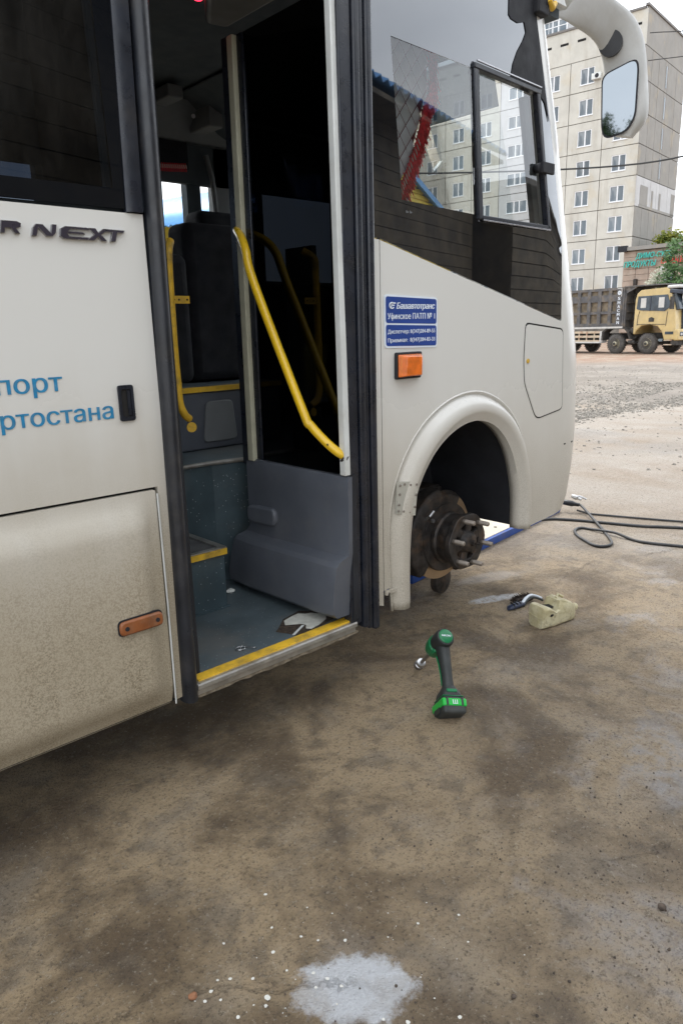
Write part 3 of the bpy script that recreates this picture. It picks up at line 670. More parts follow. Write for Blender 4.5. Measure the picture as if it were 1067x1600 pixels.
# local +x forwards, local -y is the side towards the camera (y = 0 there), z up
def P(name, mb, mt, parent=lorry, **k): return mb.build(name, mt, parent, **k)
# cab: side outline with wheel arch, extruded over the width
cabp = [(-.82, 1.0), (-.82, 1.45), (-.80, 2.75), (-.72, 3.05), (-.5, 3.22), (.9, 3.27), (1.15, 3.12), (1.42, 2.2), (1.5, 1.5), (1.52, .72), (.95, .70), (.80, 1.12), (.55, 1.38), (.1, 1.48), (-.35, 1.42), (-.62, 1.2), (-.72, 1.0)]
mb = MB(); mb.prism(cabp, 'xz', -.0, 2.5); P('cab', mb, M['cab'], bevel=.05, seg=3)
wn = [(-.68, 2.28), (-.62, 2.9), (1.0, 2.92), (1.22, 2.35), (.9, 2.12), (-.45, 2.2)]
mb = MB(); mb.prism(wn, 'xz', -.03, -.004); sw = P('side_window', mb, M['cabglass'])
mb = MB(); mb.prism([(.05, 2.16), (.13, 2.16), (.13, 2.9), (.05, 2.9)], 'xz', -.045, -.031); mb.build('window_post', M['grille'], sw)
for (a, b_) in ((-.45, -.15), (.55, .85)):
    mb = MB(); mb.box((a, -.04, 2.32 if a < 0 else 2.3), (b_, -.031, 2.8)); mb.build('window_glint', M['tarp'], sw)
mb = MB(); mb.box((1.28, .12, 2.15), (1.5, 2.38, 3.0), Matrix.Rotation(R(-14), 3, 'Y')); ws = P('windscreen', mb, M['cabglass'], bevel=.02)
mb = MB(); mb.tube([(1.52, .45, 2.95), (1.60, .5, 2.2)], .03, 6); mb.tube([(1.52, 1.2, 2.95), (1.6, 1.3, 2.2)], .03, 6); mb.build('wiper', M['tarp'], ws)
mb = MB(); mb.lathe([(0, .17), (.01, .17)], (1.56, .5, 2.75), (1, 0, .25), 14); mb.build('round_sticker', M['tarp'], ws)
mb = MB(); mb.box((1.1, -.06, 2.95), (1.75, 2.56, 3.14), Matrix.Rotation(R(8), 3, 'Y')); P('sun_visor', mb, M['grille'], bevel=.03)
mb = MB(); mb.box((.9, .0, 3.2), (1.6, 2.5, 3.36)); P('roof_cover', mb, M['tarp'], bevel=.06)
mb = MB(); mb.box((1.47, .55, 1.25), (1.60, 1.95, 2.15)); gr = P('grille', mb, M['grille'], bevel=.02)
for i in range(4): mb = MB(); mb.box((1.60, .58, 1.35+i*.2), (1.63, 1.92, 1.42+i*.2)); link('grille_bar', mb.mesh('grille_bar'), M['chassis'], gr)
mb = MB(); mb.box((1.45, .0, .68), (1.72, 2.5, 1.22)); bp = P('bumper', mb, M['cab'], bevel=.05)
mb = MB(); mb.box((1.5, .62, .62), (1.77, 1.88, 1.18)); mb.build('bumper_centre', M['grille'], bp)
mb = MB(); mb.box((1.3, .05, .45), (1.6, 2.45, .70)); P('underrun_bar', mb, M['chassis'])
for y_ in (.12, 2.0):
    mb = MB(); mb.box((1.66, y_, .88), (1.74, y_+.4, 1.1)); hl = P('headlight', mb, M['cabglass'], bevel=.03)
    for q in (.1, .28): mb = MB(); mb.lathe([(0, .07), (.02, .06)], (1.74, y_+q, .98), (1, 0, 0), 10); mb.build('lens', M['tarp'], hl)
mb = MB(); mb.box((1.0, -.02, .98), (1.44, .02, 1.12)); P('side_lamp', mb, M['cabglass'], bevel=.01)
mb = MB(); mb.box((1.72, 1.0, 1.0), (1.78, 1.5, 1.12)); P('number_plate', mb, M['tarp'])
mb = MB(); mb.prism([(.05, 1.62), (.33, 1.62), (.35, 1.78), (.2, 1.85), (.05, 1.80)], 'xz', -.03, -.004); P('door_handle', mb, M['chassis'])
mb = MB(); mb.tube([(-.6, -.012, 1.45), (-.58, -.012, 1.9), (-.5, -.012, 2.15)], .012, 5); mb.tube([(1.0, -.012, 1.4), (1.05, -.012, 2.1)], .012, 5); mb.tube([(-.6, -.012, 1.5), (.95, -.012, 1.48)], .014, 5); P('door_seam', mb, M['chassis'])
mb = MB(); mb.tube([(1.3, -.05, 2.9), (1.45, -.3, 2.85), (1.45, -.3, 2.3)], .03, 6); mb.box((1.38, -.42, 2.2), (1.50, -.2, 2.8)); P('mirror', mb, M['chassis'])
for k in range(2): mb = MB(); mb.box((.98, -.05, .45+.0+k*.22), (1.38, .25, .50+k*.22)); P('step', mb, M['guard'])
def wheel(x, yy, dark=False):
    t = MB(); w = .3; t.lathe([(0, .30), (.02, .45), (.05, .50), (.09, .525), (w-.07, .525), (w-.03, .5), (w, .3)], (0, 0, .525), (0, 1, 0), 28)
    for i in range(28):
        a = 2*math.pi*i/28; c = Vector((math.cos(a)*.522, .15, .525+math.sin(a)*.522)); t.box(c-Vector((.012, .13, .02)), c+Vector((.016, .13, .02)), Matrix.Rotation(-a, 3, 'Y'))
    o = t.build('wheel', M['tyre'], lorry, smooth=40, loc=(x, yy, 0))
    r_ = MB(); r_.lathe([(-.0, .30), (.03, .29), (.07, .22), (.05, .20), (.0, .12), (-.06, .11), (-.08, .06)], (0, .0, .525), (0, 1, 0), 20); r_.build('rim', M['rim'], o, smooth=40)
    n_ = MB()
    for i in range(10): a = 2*math.pi*i/10; n_.lathe([(0, .022), (-.04, .02)], (math.cos(a)*.165, .05, .525+math.sin(a)*.165), (0, 1, 0), 6)
    h = MB(); h.lathe([(-.09, .08), (-.10, .05)], (0, 0, .525), (0, 1, 0), 10); h.build('hub_cap', M['chassis'], o); n_.build('wheel_nuts', M['rust'], o)
    return o
for x_ in (0, -1.85, -5.0, -6.35):
    wheel(x_, -.0)
    w2 = wheel(x_, 2.2)
mb = MB(); mb.box((-7.6, .75, .75), (1.3, 1.75, 1.05))
for x_ in (0, -1.85, -5.0, -6.35): mb.tube([(x_, .1, .52), (x_, 2.4, .52)], .08, 8)
P('chassis', mb, M['chassis'])
mb = MB(); mb.prism([(-2.6, .72), (-2.55, 1.12), (-2.35, 1.28), (-1.3, 1.28), (-1.12, 1.1), (-.98, .74), (-.90, .74), (-1.02, 1.16), (-1.24, 1.36), (-2.4, 1.36), (-2.66, 1.16), (-2.72, .72)], 'xz', -.06, .5); P('mudguard', mb, M['chassis'])
mb = MB(); mb.tube([(-.95, .3, .95), (-.95, .8, .95)], .19, 12); mb.tube([(-1.1, .1, .6), (-.75, .1, .6)], .10, 8); mb.tube([(-1.0, .15, 1.25), (-.8, .15, 1.1)], .14, 8); P('air_tank', mb, M['chassis'], smooth=50)
# dump body: side wall with rows of real recesses framed by ribs
mb = MB(); mb.box((-8.2, .06, 1.42), (-1.5, 2.44, 3.38)); P('dump_body', mb, M['bedmud'])
sk = MB()
for i in range(10):
    x_ = -1.62-i*.66; sk.box((x_-.1, -.06, 1.42), (x_+.1, .06, 3.3)); 
for (a, b_) in ((1.36, 1.6), (2.08, 2.22), (2.72, 3.06), (3.28, 3.42)): sk.box((-8.22, -.045, a), (-1.5, .06, b_))
sk.box((-1.5, -.05, 1.36), (-1.42, 2.5, 3.42)); P('body_ribs', sk, M['bed'])
sk = MB(); sk.box((-8.2, -.07, 1.33), (-1.42, -.046, 1.42)); P('pale_edge_strip', sk, M['tarp'])
sk = MB()
for z_ in (1.75, 2.15, 2.6, 3.0): sk.box((-1.42, .1, z_), (-1.33, 2.4, z_+.06))
for y_ in (.0, .8, 1.6, 2.4): sk.box((-1.42, y_, 1.4), (-1.34, y_+.1, 3.4))
P('front_ribs', sk, M['bed'])
sk = MB(); sk.box((-1.45, -.05, 3.40), (.85, 2.55, 3.46)); sk.prism([(-1.4, 3.05), (-1.3, 3.4), (-.7, 3.4)], 'xz', .0, .08); P('cab_shield', sk, M['bed'])
sk = MB(); sk.box((-1.86, -.075, 1.43), (-1.56, -.062, 3.40)); bn = P('vertical_banner', sk, M['bed'])
sk = MB(); sk.box((-1.60, -.082, 2.95), (-1.56, -.076, 3.38)); sk.box((-1.85, -.082, 3.34), (-1.6, -.076, 3.38)); sk.build('banner_edge', M['tarp'], bn)
for i, ch_ in enumerate('SHACMAN'): text(ch_, M['signwhite'], bn, (-1.71, -.078, 2.78-i*.205), SIDE, .165, .15, .01, 0, .02, align='CENTER')
mb = MB(); mb.lathe([(0, .11), (.01, .11), (.011, .07), (.0, .07)], (-1.71, -.077, 3.14), (0, -1, 0), 16); mb.build('round_emblem', M['signwhite'], bn)
mb = MB()
for z_ in (.60, .85, 1.08): mb.box((-4.75, -.05, z_), (-2.72, -.0, z_+.12))
for x_ in (-4.7, -4.2, -3.7, -3.2, -2.8): mb.box((x_, -.04, .6), (x_+.07, .0, 1.2))
P('side_guard', mb, M['guard']); mb = MB(); mb.box((-2.8, -.06, .58), (-2.66, .4, 1.2)); mb.box((-4.75, -.06, .56), (-2.7, .3, .64)); P('guard_end', mb, M['tarp'])
mb = MB(); mb.box((-4.6, .2, .62), (-2.9, .7, 1.15)); P('fuel_tank', mb, M['chassis'], bevel=.06)
# ================================================================ BUS
bus = empty('bus', (0, 0, 0), 0, 'dirty white bus with its passenger door open and the front wheel taken off', 'bus')
def lerp_tab(tab, z):
    if z <= tab[0][0]: return tab[0][1]
    for (a, u), (b, v) in zip(tab, tab[1:]):
        if z <= b: return u+(v-u)*(z-a)/(b-a)
    return tab[-1][1]
XF = [(.45, 3.80), (.55, 3.88), (.62, 3.93), (.8, 3.97), (1.0, 3.99), (1.4, 3.97), (1.7, 3.90), (2.0, 3.81), (2.55, 3.66), (3.0, 3.51), (3.3, 3.36)]
RAD = .35; WID = 2.4
def xf(z): return lerp_tab(XF, z)
def wrap(s, z, off=0.):
    """point on the bus skin: s runs along the side, round the front corner and across the front"""
    s0 = xf(z)-RAD; r = RAD+off
    if s <= s0: return (s, -off, z)
    a = (s-s0)/RAD
    if a < math.pi/2: return (s0+r*math.sin(a), RAD-r*math.cos(a), z)
    return (xf(z)+off, RAD+(s-s0-RAD*math.pi/2), z)
def wr(off): return lambda x, z: wrap(x, z, off)
def B(name, mb, mt, parent=bus, **k): return mb.build(name, mt, parent, **k)
# ---- rear part of the side: upper panel, hatch, closing strip
sheet('upper_side_panel', [(-3.6, 1.122), (1.142, 1.122), (1.14, 1.955), (-3.6, 1.965)], [(1.004, 1.452), (1.048, 1.452), (1.048, 1.347), (1.004, 1.347)] and [], M['paint'], bus, .2, thick=.03)
def hatch(x, z):
    # flush border, then a raised field with soft shoulders; tucks under at the bottom
    e = min((1.098-x), (1.110-z)); d = 0
    t = max(0, min(1, (1.098-x-.03-.10*max(0, .9-abs(z-.7)*0-z)*0)/.05)); u = max(0, min(1, (1.110-z-.03-.0*max(0, x))/.07)); w = max(0, min(1, (z-.36)/.08))
    sm_ = lambda q: q*q*(3-2*q)
    d = -.034*sm_(t)*sm_(u)*sm_(w)
    if z < .40: d += (.40-z)*.35
    return (x, d, z)
hp = sheet('luggage_hatch', rnd([(-1.3, .337), (1.098, .337), (1.098, 1.113), (-1.3, 1.113)], .008, 2), [], M['paint'], bus, .035, hatch, .014)
sheet('luggage_hatch', [(-3.6, .337), (-1.31, .337), (-1.31, 1.113), (-3.6, 1.113)], [], M['paint'], bus, .2, thick=.014)
mb = MB(); mb.box((-3.6, .02, .34), (1.14, .03, 1.13)); B('gap_backing', mb, M['gap'])
mb = MB(); mb.tube([(1.101, -.005, .342), (1.102, -.007, .7), (1.101, -.006, 1.10)], .0032, 8); B('edge_bead', mb, M['white'])
sheet('closing_strip', [(1.108, .352), (1.158, .36), (1.158, 1.122), (1.108, 1.122)], [], M['paint'], bus, .3, thick=.02)
# side marker on the hatch
mk = MB(); pr = rnd([(.908, .666), (1.060, .666), (1.060, .714), (.908, .714)], .018, 4)
mk.prism(pr, 'xz', -.050, -.034); mk = B('side_marker', mk, M['amberdark'], bevel=.006)
for x_ in (.930, 1.038): q = MB(); q.lathe([(0, .0075), (.004, .007)], (x_, -.0495, .690), (0, -1, 0), 12); q.build('screw_hole', M['matteblack'], mk, smooth=40)
q = MB(); q.prism(rnd([(.905, .662), (1.063, .662), (1.063, .718), (.905, .718)], .018, 4), 'xz', -.0365, -.03); q.build('marker_base', M['matteblack'], mk)
# flap handle
hd = MB(); o_ = rnd([(1.001, 1.345), (1.051, 1.345), (1.051, 1.455), (1.001, 1.455)], .008); i_ = rnd([(1.010, 1.358), (1.042, 1.358), (1.042, 1.442), (1.010, 1.442)], .006)
n_ = len(o_); hd.add([(p[0], -.008, p[1]) for p in o_]+[(p[0], -.008, p[1]) for p in i_]+[(p[0], -.001, p[1]) for p in o_]+[(p[0], .0, p[1]) for p in i_], [(i, (i+1) % n_, n_+(i+1) % n_, n_+i) for i in range(n_)]+[(i, (i+1) % n_, 2*n_+(i+1) % n_, 2*n_+i) for i in range(n_)]+[(n_+i, n_+(i+1) % n_, 3*n_+(i+1) % n_, 3*n_+i) for i in range(n_)])
hd = B('hatch_handle', hd, M['rubber'], fix=True)
q = MB(); q.prism(i_, 'xz', -.0035, -.0015); q.build('recess', M['gap'], hd); q = MB(); q.prism([(1.030, 1.362), (1.040, 1.362), (1.040, 1.438), (1.030, 1.438)], 'xz', -.007, -.004); q.build('latch', M['rubber'], hd)
# lettering and model badge
text('транспорт', M['textblue'], bus, (.836, -.0015, 1.452), SIDE, .054, .425, .0006, 0, .014, 'lettering', 'RIGHT', space=1.05)
text('Башкортостана', M['textblue'], bus, (.982, -.0015, 1.357), SIDE, .052, .575, .0006, 0, .014, 'lettering', 'RIGHT', space=1.05)
def strokes(parts, x0, z0, sx, sz, name='badge_letter', halo=True):
    o = None
    for poly in parts:
        pts = [(x0+a*sx+.18*b_*sz, z0+b_*sz) for a, b_ in poly]
        mb = MB(); mb.prism(pts, 'xz', -.010, -.0005); o = B(name, mb, M['chrome']); c = sum((Vector(p) for p in pts), Vector((0, 0)))/len(pts)
        mb = MB(); inner = []
        k = len(pts)
        for i in range(k):
            p, a, b2 = Vector(pts[i]), Vector(pts[i-1]), Vector(pts[(i+1) % k]); d1 = (p-a).normalized(); d2 = (b2-p).normalized()
            n1 = Vector((-d1.y, d1.x)); n2 = Vector((-d2.y, d2.x)); nn = (n1+n2); nn = nn/max(.35, nn.length_squared/2) if nn.length > .01 else n1
            inner.append(tuple(p+nn*.0016))
        area = sum(pts[i][0]*pts[(i+1) % k][1]-pts[(i+1) % k][0]*pts[i][1] for i in range(k))
        if area < 0:
            inner = []
            for i in range(k):
                p, a, b2 = Vector(pts[i]), Vector(pts[i-1]), Vector(pts[(i+1) % k]); d1 = (p-a).normalized(); d2 = (b2-p).normalized()
                nn = Vector((d1.y, -d1.x))+Vector((d2.y, -d2.x)); nn = nn/max(.35, nn.length_squared/2) if nn.length > .01 else Vector((d1.y, -d1.x)); inner.append(tuple(p+nn*.0016))
        mb.prism(inner, 'xz', -.0115, -.0098); mb.build('letter_face', M['badge'], o)
Nn = [[(0, 0), (.02, .62), (.14, .95), (.42, .95), (.78, .34), (.80, 1), (1, 1), (.99, .35), (.86, .05), (.60, .05), (.25, .66), (.20, 0)]]
Ee = [[(.22, 1), (1.15, 1), (1.3, .80), (.46, .80), (.36, .62), (.98, .62), (1.10, .42), (.34, .42), (.42, .22), (1.3, .22), (1.18, 0), (.20, 0), (.03, .18), (.03, .78)], [(1.22, 1), (1.52, 1), (1.66, .66), (1.86, 1), (2.12, 1), (1.80, .5), (2.1, 0), (1.82, 0), (1.66, .32), (1.5, 0), (1.2, 0), (1.5, .5)], [(1.92, 1), (2.85, 1), (2.80, .76), (2.52, .76), (2.46, 0), (2.24, 0), (2.28, .76), (1.98, .76)]]
strokes(Nn, .797, 1.872, .066, .034); strokes(Ee, .872, 1.870, .068, .034)
strokes([[(0, 0), (0, 1), (.75, 1), (.95, .85), (.95, .55), (.75, .42), (.95, 0), (.7, 0), (.5, .4), (.22, .4), (.22, 0)]], .715, 1.875, .055, .032)
for i_2, ch_ in enumerate('OTCEV'): text(ch_, M['badge'], bus, (.70-i_2*.072, -.001, 1.876), SIDE, .032, .055, .008, .2, .02, 'badge_letter', 'RIGHT')
# ---- glass over the rear part: frit with a clear pane, pale inner strip
sheet('rear_side_window', [(-3.6, 1.972), (1.083, 1.966), (1.118, 2.9), (1.118, 3.06), (-3.6, 3.06)], [[(-.9, 2.02), (1.052, 2.02), (1.032, 3.0), (-.9, 3.0)]], M['fritdark'], bus, .3, thick=.006)
sheet('window_pane', [(-.9, 2.02), (1.052, 2.02), (1.032, 3.0), (-.9, 3.0)], [], M['dark'], bus, .5, thick=0)
mb = MB(); mb.prism([(1.036, 2.015), (1.054, 2.012), (1.036, 3.0), (1.018, 3.0)], 'xz', .012, .03); B('inner_window_strip', mb, mat('pale_glazing_strip', (.36, .40, .38), .6, var=.1))
mb = MB(); mb.box((1.06, .01, 1.97), (1.118, .03, 3.06)); B('window_post', mb, M['matteblack'])
# cant panel and roof
sheet('cant_panel', [(-3.6, 3.06), (3.45, 3.06), (3.30, 3.22), (-3.6, 3.22)], [], M['white'], bus, .4, thick=.02)
mb = MB(); rg = []
for x_ in (-3.6, 0, 2, 3.3, 3.5):
    top = 3.3 if x_ < 3.4 else 3.15; rg.append([Vector((x_, y_, z_-(0 if x_ < 3.4 else .1))) for y_, z_ in ((0.0, 3.20), (.04, 3.27), (.16, 3.33), (.6, 3.38), (1.8, 3.38), (2.24, 3.33), (2.36, 3.27), (2.4, 3.2), (2.37, 3.17), (1.2, 3.30), (.03, 3.17))])
B('roof', mb.rings(rg), M['white'], smooth=50)
# ---- door frame: rear rubber, front ribbed post
mb = MB()
prof = [(1.139, .012), (1.139, -.012), (1.146, -.030), (1.160, -.040), (1.178, -.036), (1.192, -.018), (1.196, .012), (1.196, .06), (1.150, .06)]
mb.rings([[Vector((a+(z_-1.5)*.012+.004, b_, z_)) for a, b_ in prof] for z_ in (.335, .6, 1.0, 1.5, 2.0, 2.5, 3.1)]); B('rear_door_seal', mb, M['rubberdusty'], smooth=50)
mb = MB(); mb.rings([[Vector((a+(z_-1.965)*.022, b_, z_)) for a, b_ in ((1.086, -.004), (1.105, -.013), (1.135, -.013), (1.14, -.004), (1.14, .02), (1.086, .02))] for z_ in (1.958, 2.5, 3.1)]); B('rear_pillar_cover', mb, M['rubber'], smooth=40)
mb = MB(); mb.box((1.14, .055, .34), (1.24, .09, 3.1)); B('door_jamb', mb, M['matteblack'])
for (a, b_, y0, rr_) in ((1.947, 2.010, -.016, .007), (2.012, 2.045, -.028, .010), (2.047, 2.070, -.020, .007), (2.072, 2.108, -.030, .012)):
    mb = MB(); z0 = .372-(a-1.947)*.42; mb.box((a, y0, z0), (b_, .035, 3.1)); B('front_door_seal', mb, M['rubber'], bevel=rr_, seg=3)
mb = MB(); mb.box((1.955, .03, .36), (2.12, .10, 3.1)); B('door_post', mb, M['matteblack'])
# ---- front side panel with wheel opening, carried round the corner up into the windscreen pillar
AR = spline([(2.335, .36, 0), (2.335, .55, 0), (2.347, .72, 0), (2.380, .86, 0), (2.445, .975, 0), (2.54, 1.072, 0), (2.67, 1.142, 0), (2.81, 1.168, 0), (2.94, 1.143, 0), (3.05, 1.075, 0), (3.135, .97, 0), (3.19, .84, 0), (3.22, .70, 0), (3.225, .535, 0)], 5)
AR = [(p.x, p.y) for p in AR]; NA = len(AR)
def anorm(i):
    a = Vector(AR[max(0, i-1)]); b_ = Vector(AR[min(NA-1, i+1)]); t = (b_-a).normalized(); return Vector((-t.y, t.x))
def awid(i):
    t = i/(NA-1); return .125+.045*math.sin(min(1, t/.6)*math.pi) if t < .6 else .125-(t-.6)/.4*.055
OUTA = [tuple(Vector(AR[i])+anorm(i)*awid(i)) for i in range(NA)]
pan = [(2.163, .47), (2.163, 1.943), (3.533, 1.617), (3.518, 1.85), (3.510, 2.0), (3.40, 2.4), (3.352, 2.55), (3.196, 2.98), (3.10, 3.2)]
pan += [(xf(z_)-RAD+.50, z_) for z_ in (3.2, 3.0, 2.7, 2.3, 1.9, 1.62)]+[(4.1, 1.5), (4.1, .62), (3.72, .565), (3.5, .55), (3.36, .54), (OUTA[-1][0], .535)]
pan += [p for p in OUTA[::-1][1:] if p[1] > .47]+[]
sheet('front_side_panel', pan, [], M['paint'], bus, .045, wr(0), .012)
# corner and front mask below the windscreen
sheet('front_mask', [(4.101, .62), (4.101, 1.5), (5.82, 1.5), (5.82, .62)], [], M['paint'], bus, .15, wr(0), .012)
# wheel arch flare lofted round the opening
prof = [(1.0, .000), (.95, .014), (.86, .018), (.76, .006), (.64, -.016), (.54, -.024), (.36, -.024), (.28, -.018), (.06, .010), (.0, .012), (.0, .035), (.04, .07)]
mb = MB(); rg = []
for i in range(NA):
    n_ = anorm(i); rg.append([Vector((AR[i][0]+n_.x*awid(i)*a, b_, AR[i][1]+n_.y*awid(i)*a)) for a, b_ in prof])
ar = mb.rings(rg, cap=False, closed=False).build('wheel_arch_flare', M['paint'], bus, smooth=70); q = ar.modifiers.new('t', 'SOLIDIFY'); q.thickness = .008
# lower skirt behind the wheel, broken at the bottom edge
sk = [(2.205, .47), (2.163, .472), (2.163, .452), (2.172, .448), (2.180, .462), (2.2, .455), (2.23, .452), (2.26, .458), (2.285, .455), (2.285, .372), (2.318, .366), (2.318, .47)]
sheet('skirt', sk, [], M['paint'], bus, .3, lambda x, z: (x, -.012, z), .01)
sheet('skirt_edge', [(2.112, .40), (2.118, .395), (2.135, .41), (2.158, .40), (2.158, 1.945), (2.112, 1.947)], [], M['paint'], bus, .3, thick=.02)
mb = MB(); mb.box((2.156, .004, .40), (2.166, .012, 1.95)); B('panel_gap', mb, M['gap'])
# riveted repair plate on the flare
pl = MB(); pp = [(2.245, .955), (2.365, .945), (2.345, .79), (2.235, .815)]
k0 = len(pl.v); pl.add([(p[0]-.01, -.022 if i in (1, 2) else -.012, p[1]) for i, p in enumerate(pp)]+[(p[0]-.01, -.031 if i in (1, 2) else -.021, p[1]) for i, p in enumerate(pp)], [(0, 1, 2, 3), (7, 6, 5, 4), (0, 4, 5, 1), (1, 5, 6, 2), (2, 6, 7, 3), (3, 7, 4, 0)])
pl = B('repair_plate', pl, mat('riveted_plate', (.48, .47, .41), .5, .2, var=.1, dirt=(.2, .17, .12), dirt_amt=.6))
rv = MB(); rv.lathe([(0, .0062), (.003, .0055), (.005, .002)], (0, 0, 0), (0, -1, 0), 10); rm_ = rv.mesh('rivet', 40); rm_.materials.append(M['stud'])
for (u, w) in ((.10, .90), (.32, .93), (.62, .90), (.92, .90), (.10, .62), (.94, .60), (.09, .30), (.35, .10), (.66, .08), (.93, .25), (.08, .1)):
    a = Vector(pp[3]).lerp(Vector(pp[2]), u); b_ = Vector(pp[0]).lerp(Vector(pp[1]), u); p = a.lerp(b_, w); link('rivet', rm_, None, pl, (p.x-.01, -.0215-.010*u, p.y))
# fuel flap
fl = [(3.197, 1.617), (3.556, 1.580), (3.585, 1.148), (3.345, 1.118), (3.312, 1.135), (3.203, 1.315), (3.190, 1.44)]
sheet('fuel_flap', rnd(fl, .03, 3), [], M['gap'], bus, .04, wr(.0008), .0004, None); c_ = sum((Vector(p) for p in fl), Vector((0, 0)))/len(fl)
ff = sheet('fuel_flap_door', rnd([tuple(c_+(Vector(p)-c_)*.968) for p in fl], .028, 3), [], M['paint'], bus, .04, wr(.0035), .003)
q = MB(); q.lathe([(0, .012), (.004, .012), (.006, .006)], (3.225, -.004, 1.425), (0, -1, 0), 14); q.build('flap_lock', M['yellowstrip'], ff, smooth=40)
# headlight on the corner
hl = sheet('headlight', [(3.90, 1.22), (3.97, 1.48), (4.45, 1.42), (4.45, 1.15)], [], M['cabglass'], bus, .05, wr(.006), .01)
sheet('bumper_seam', [(3.62, .945), (4.3, .945), (4.3, .953), (3.62, .953)], [], M['gap'], bus, .1, wr(.002), .001)
# turn indicator
q = MB(); q.prism(rnd([(2.236, 1.394), (2.392, 1.394), (2.398, 1.505), (2.238, 1.505)], .008), 'xz', -.016, .0); ind = B('turn_indicator', q, M['matteblack'], bevel=.004)
q = MB(); q.add([(2.243, -.017, 1.402), (2.388, -.017, 1.402), (2.390, -.017, 1.497), (2.243, -.017, 1.497), (2.268, -.050, 1.408), (2.360, -.050, 1.408), (2.362, -.050, 1.488), (2.270, -.050, 1.488)], [(0, 1, 2, 3), (7, 6, 5, 4), (0, 4, 5, 1), (1, 5, 6, 2), (2, 6, 7, 3), (3, 7, 4, 0)])
q.build('lens', M['amber'], ind, bevel=.004); q = MB(); q.box((2.252, -.030, 1.41), (2.266, -.018, 1.49)); q.build('lens_edge', M['amberlite'], ind)
# company sign
q = MB(); q.prism(rnd([(2.180, 1.525), (2.513, 1.518), (2.513, 1.728), (2.180, 1.738)], .018), 'xz', -.003, -.0003); sg = B('company_sign', q, M['signwhite'])
for pl_ in ([(2.188, 1.625), (2.505, 1.618), (2.505, 1.721), (2.188, 1.730)], [(2.188, 1.533), (2.505, 1.526), (2.505, 1.611), (2.188, 1.618)]):
    q = MB(); q.prism(rnd(pl_, .012), 'xz', -.0042, -.0031); q.build('blue_field', M['signblue'], sg)
tl = (0, 0, 0)
def stx(b_, x, z, h, w, sh=0, bo=.008): text(b_, M['signwhite'], sg, (x, -.0045, z), SIDE, h, w, .0004, sh, bo)
stx('Башавтотранс', 2.250, 1.681, .025, .243, .25, .03); stx('Уфинское ПАТП № 1', 2.197, 1.640, .024, .296, 0, .012)
stx('Диспетчер: 8(347)284-89-55', 2.197, 1.582, .0165, .297); stx('Приемная:  8(347)284-83-33', 2.197, 1.547, .0165, .297)
q = MB(); q.tube([(2.222+.014*math.cos(a), -.0055, 1.694+.012*math.sin(a)) for a in [R(40+i*28) for i in range(11)]], .0025, 6)
q.prism([(2.214, 1.700), (2.246, 1.701), (2.244, 1.706), (2.214, 1.706)], 'xz', -.0055, -.0044); q.prism([(2.222, 1.692), (2.240, 1.693), (2.238, 1.697), (2.222, 1.697)], 'xz', -.0055, -.0044); q.prism([(2.214, 1.682), (2.219, 1.682), (2.228, 1.706), (2.222, 1.706)], 'xz', -.0055, -.0044); q.build('sign_emblem', M['signwhite'], sg)
# ---- big front side window: black glass, clear field, slider
clr = [(2.233, 2.669), (2.747, 2.660), (2.787, 2.093), (2.293, 2.101)]; sld = [(2.755, 2.662), (3.224, 2.648), (3.360, 2.080), (2.822, 2.082)]
hole = [(2.233, 2.672), (3.224, 2.650), (3.362, 2.076), (2.788, 2.085), (2.293, 2.103)]
fw = sheet('front_side_window', [(2.125, 1.95), (2.163, 1.949), (3.533, 1.622), (3.518, 1.85), (3.508, 2.0), (3.40, 2.4), (3.350, 2.55), (3.19, 2.985), (3.17, 3.055), (2.118, 3.055)], [hole], M['frit'], bus, .08, wr(0), .005)
sheet('pane', clr, [], M['clear'], bus, .5, lambda x, z: (x, .0005, z), 0)
sheet('sliding_pane', sld, [], M['clear'], bus, .5, lambda x, z: (x, .010, z), 0)
def bar(pts, w, d0, d1, name, mt, parent=bus, bevel=.004):
    a, b_ = Vector(pts[0]), Vector(pts[1]); t = (b_-a).normalized(); n_ = Vector((-t.y, t.x))*w/2
    mb = MB(); mb.prism([tuple(a-n_), tuple(b_-n_), tuple(b_+n_), tuple(a+n_)], 'xz', d0, d1); return mb.build(name, mt, parent, bevel=bevel)
bar([(2.735, 2.672), (3.245, 2.657)], .022, -.014, .02, 'slider_frame', M['rubber']); bar([(2.812, 2.076), (3.378, 2.070)], .020, -.012, .02, 'slider_frame', M['rubber'])
bar([(2.752, 2.68), (2.806, 2.068)], .034, -.010, .02, 'slider_frame', M['rubber']); bar([(3.225, 2.662), (3.364, 2.066)], .026, -.012, .02, 'slider_frame', M['rubber'])
bar([(2.748, 2.69), (3.24, 2.675)], .006, -.018, -.010, 'slider_rail', M['chrome'], bevel=.001); bar([(2.818, 2.064), (3.37, 2.058)], .006, -.017, -.010, 'slider_rail', M['chrome'], bevel=.001)
bar([(3.185, 2.64), (3.318, 2.09)], .05, .03, .06, 'inner_pillar', M['greytrim'])
q = MB(); q.lathe([(0, .022), (.03, .022), (.035, .015)], (3.272, .02, 2.335), (-.2, -1, 0), 16); lk = B('slider_latch', q, M['matteblack'], smooth=40); q = MB(); q.box((3.26, -.03, 2.31), (3.36, -.012, 2.36)); q.build('latch_arm', M['matteblack'], lk, bevel=.004)
tr = [(2.98, 3.05), (2.982, 2.917), (3.0, 2.905), (3.05, 2.900), (3.10, 2.915), (3.117, 2.878), (3.095, 2.84), (3.055, 2.79), (3.025, 2.735), (3.008, 2.665), (3.235, 2.655), (3.29, 2.62), (3.333, 2.548), (3.188, 2.985), (3.168, 3.05)]
sheet('pillar_trim', tr, [], M['matteblack'], bus, .06, lambda x, z: wrap(x, z, .004), .003)
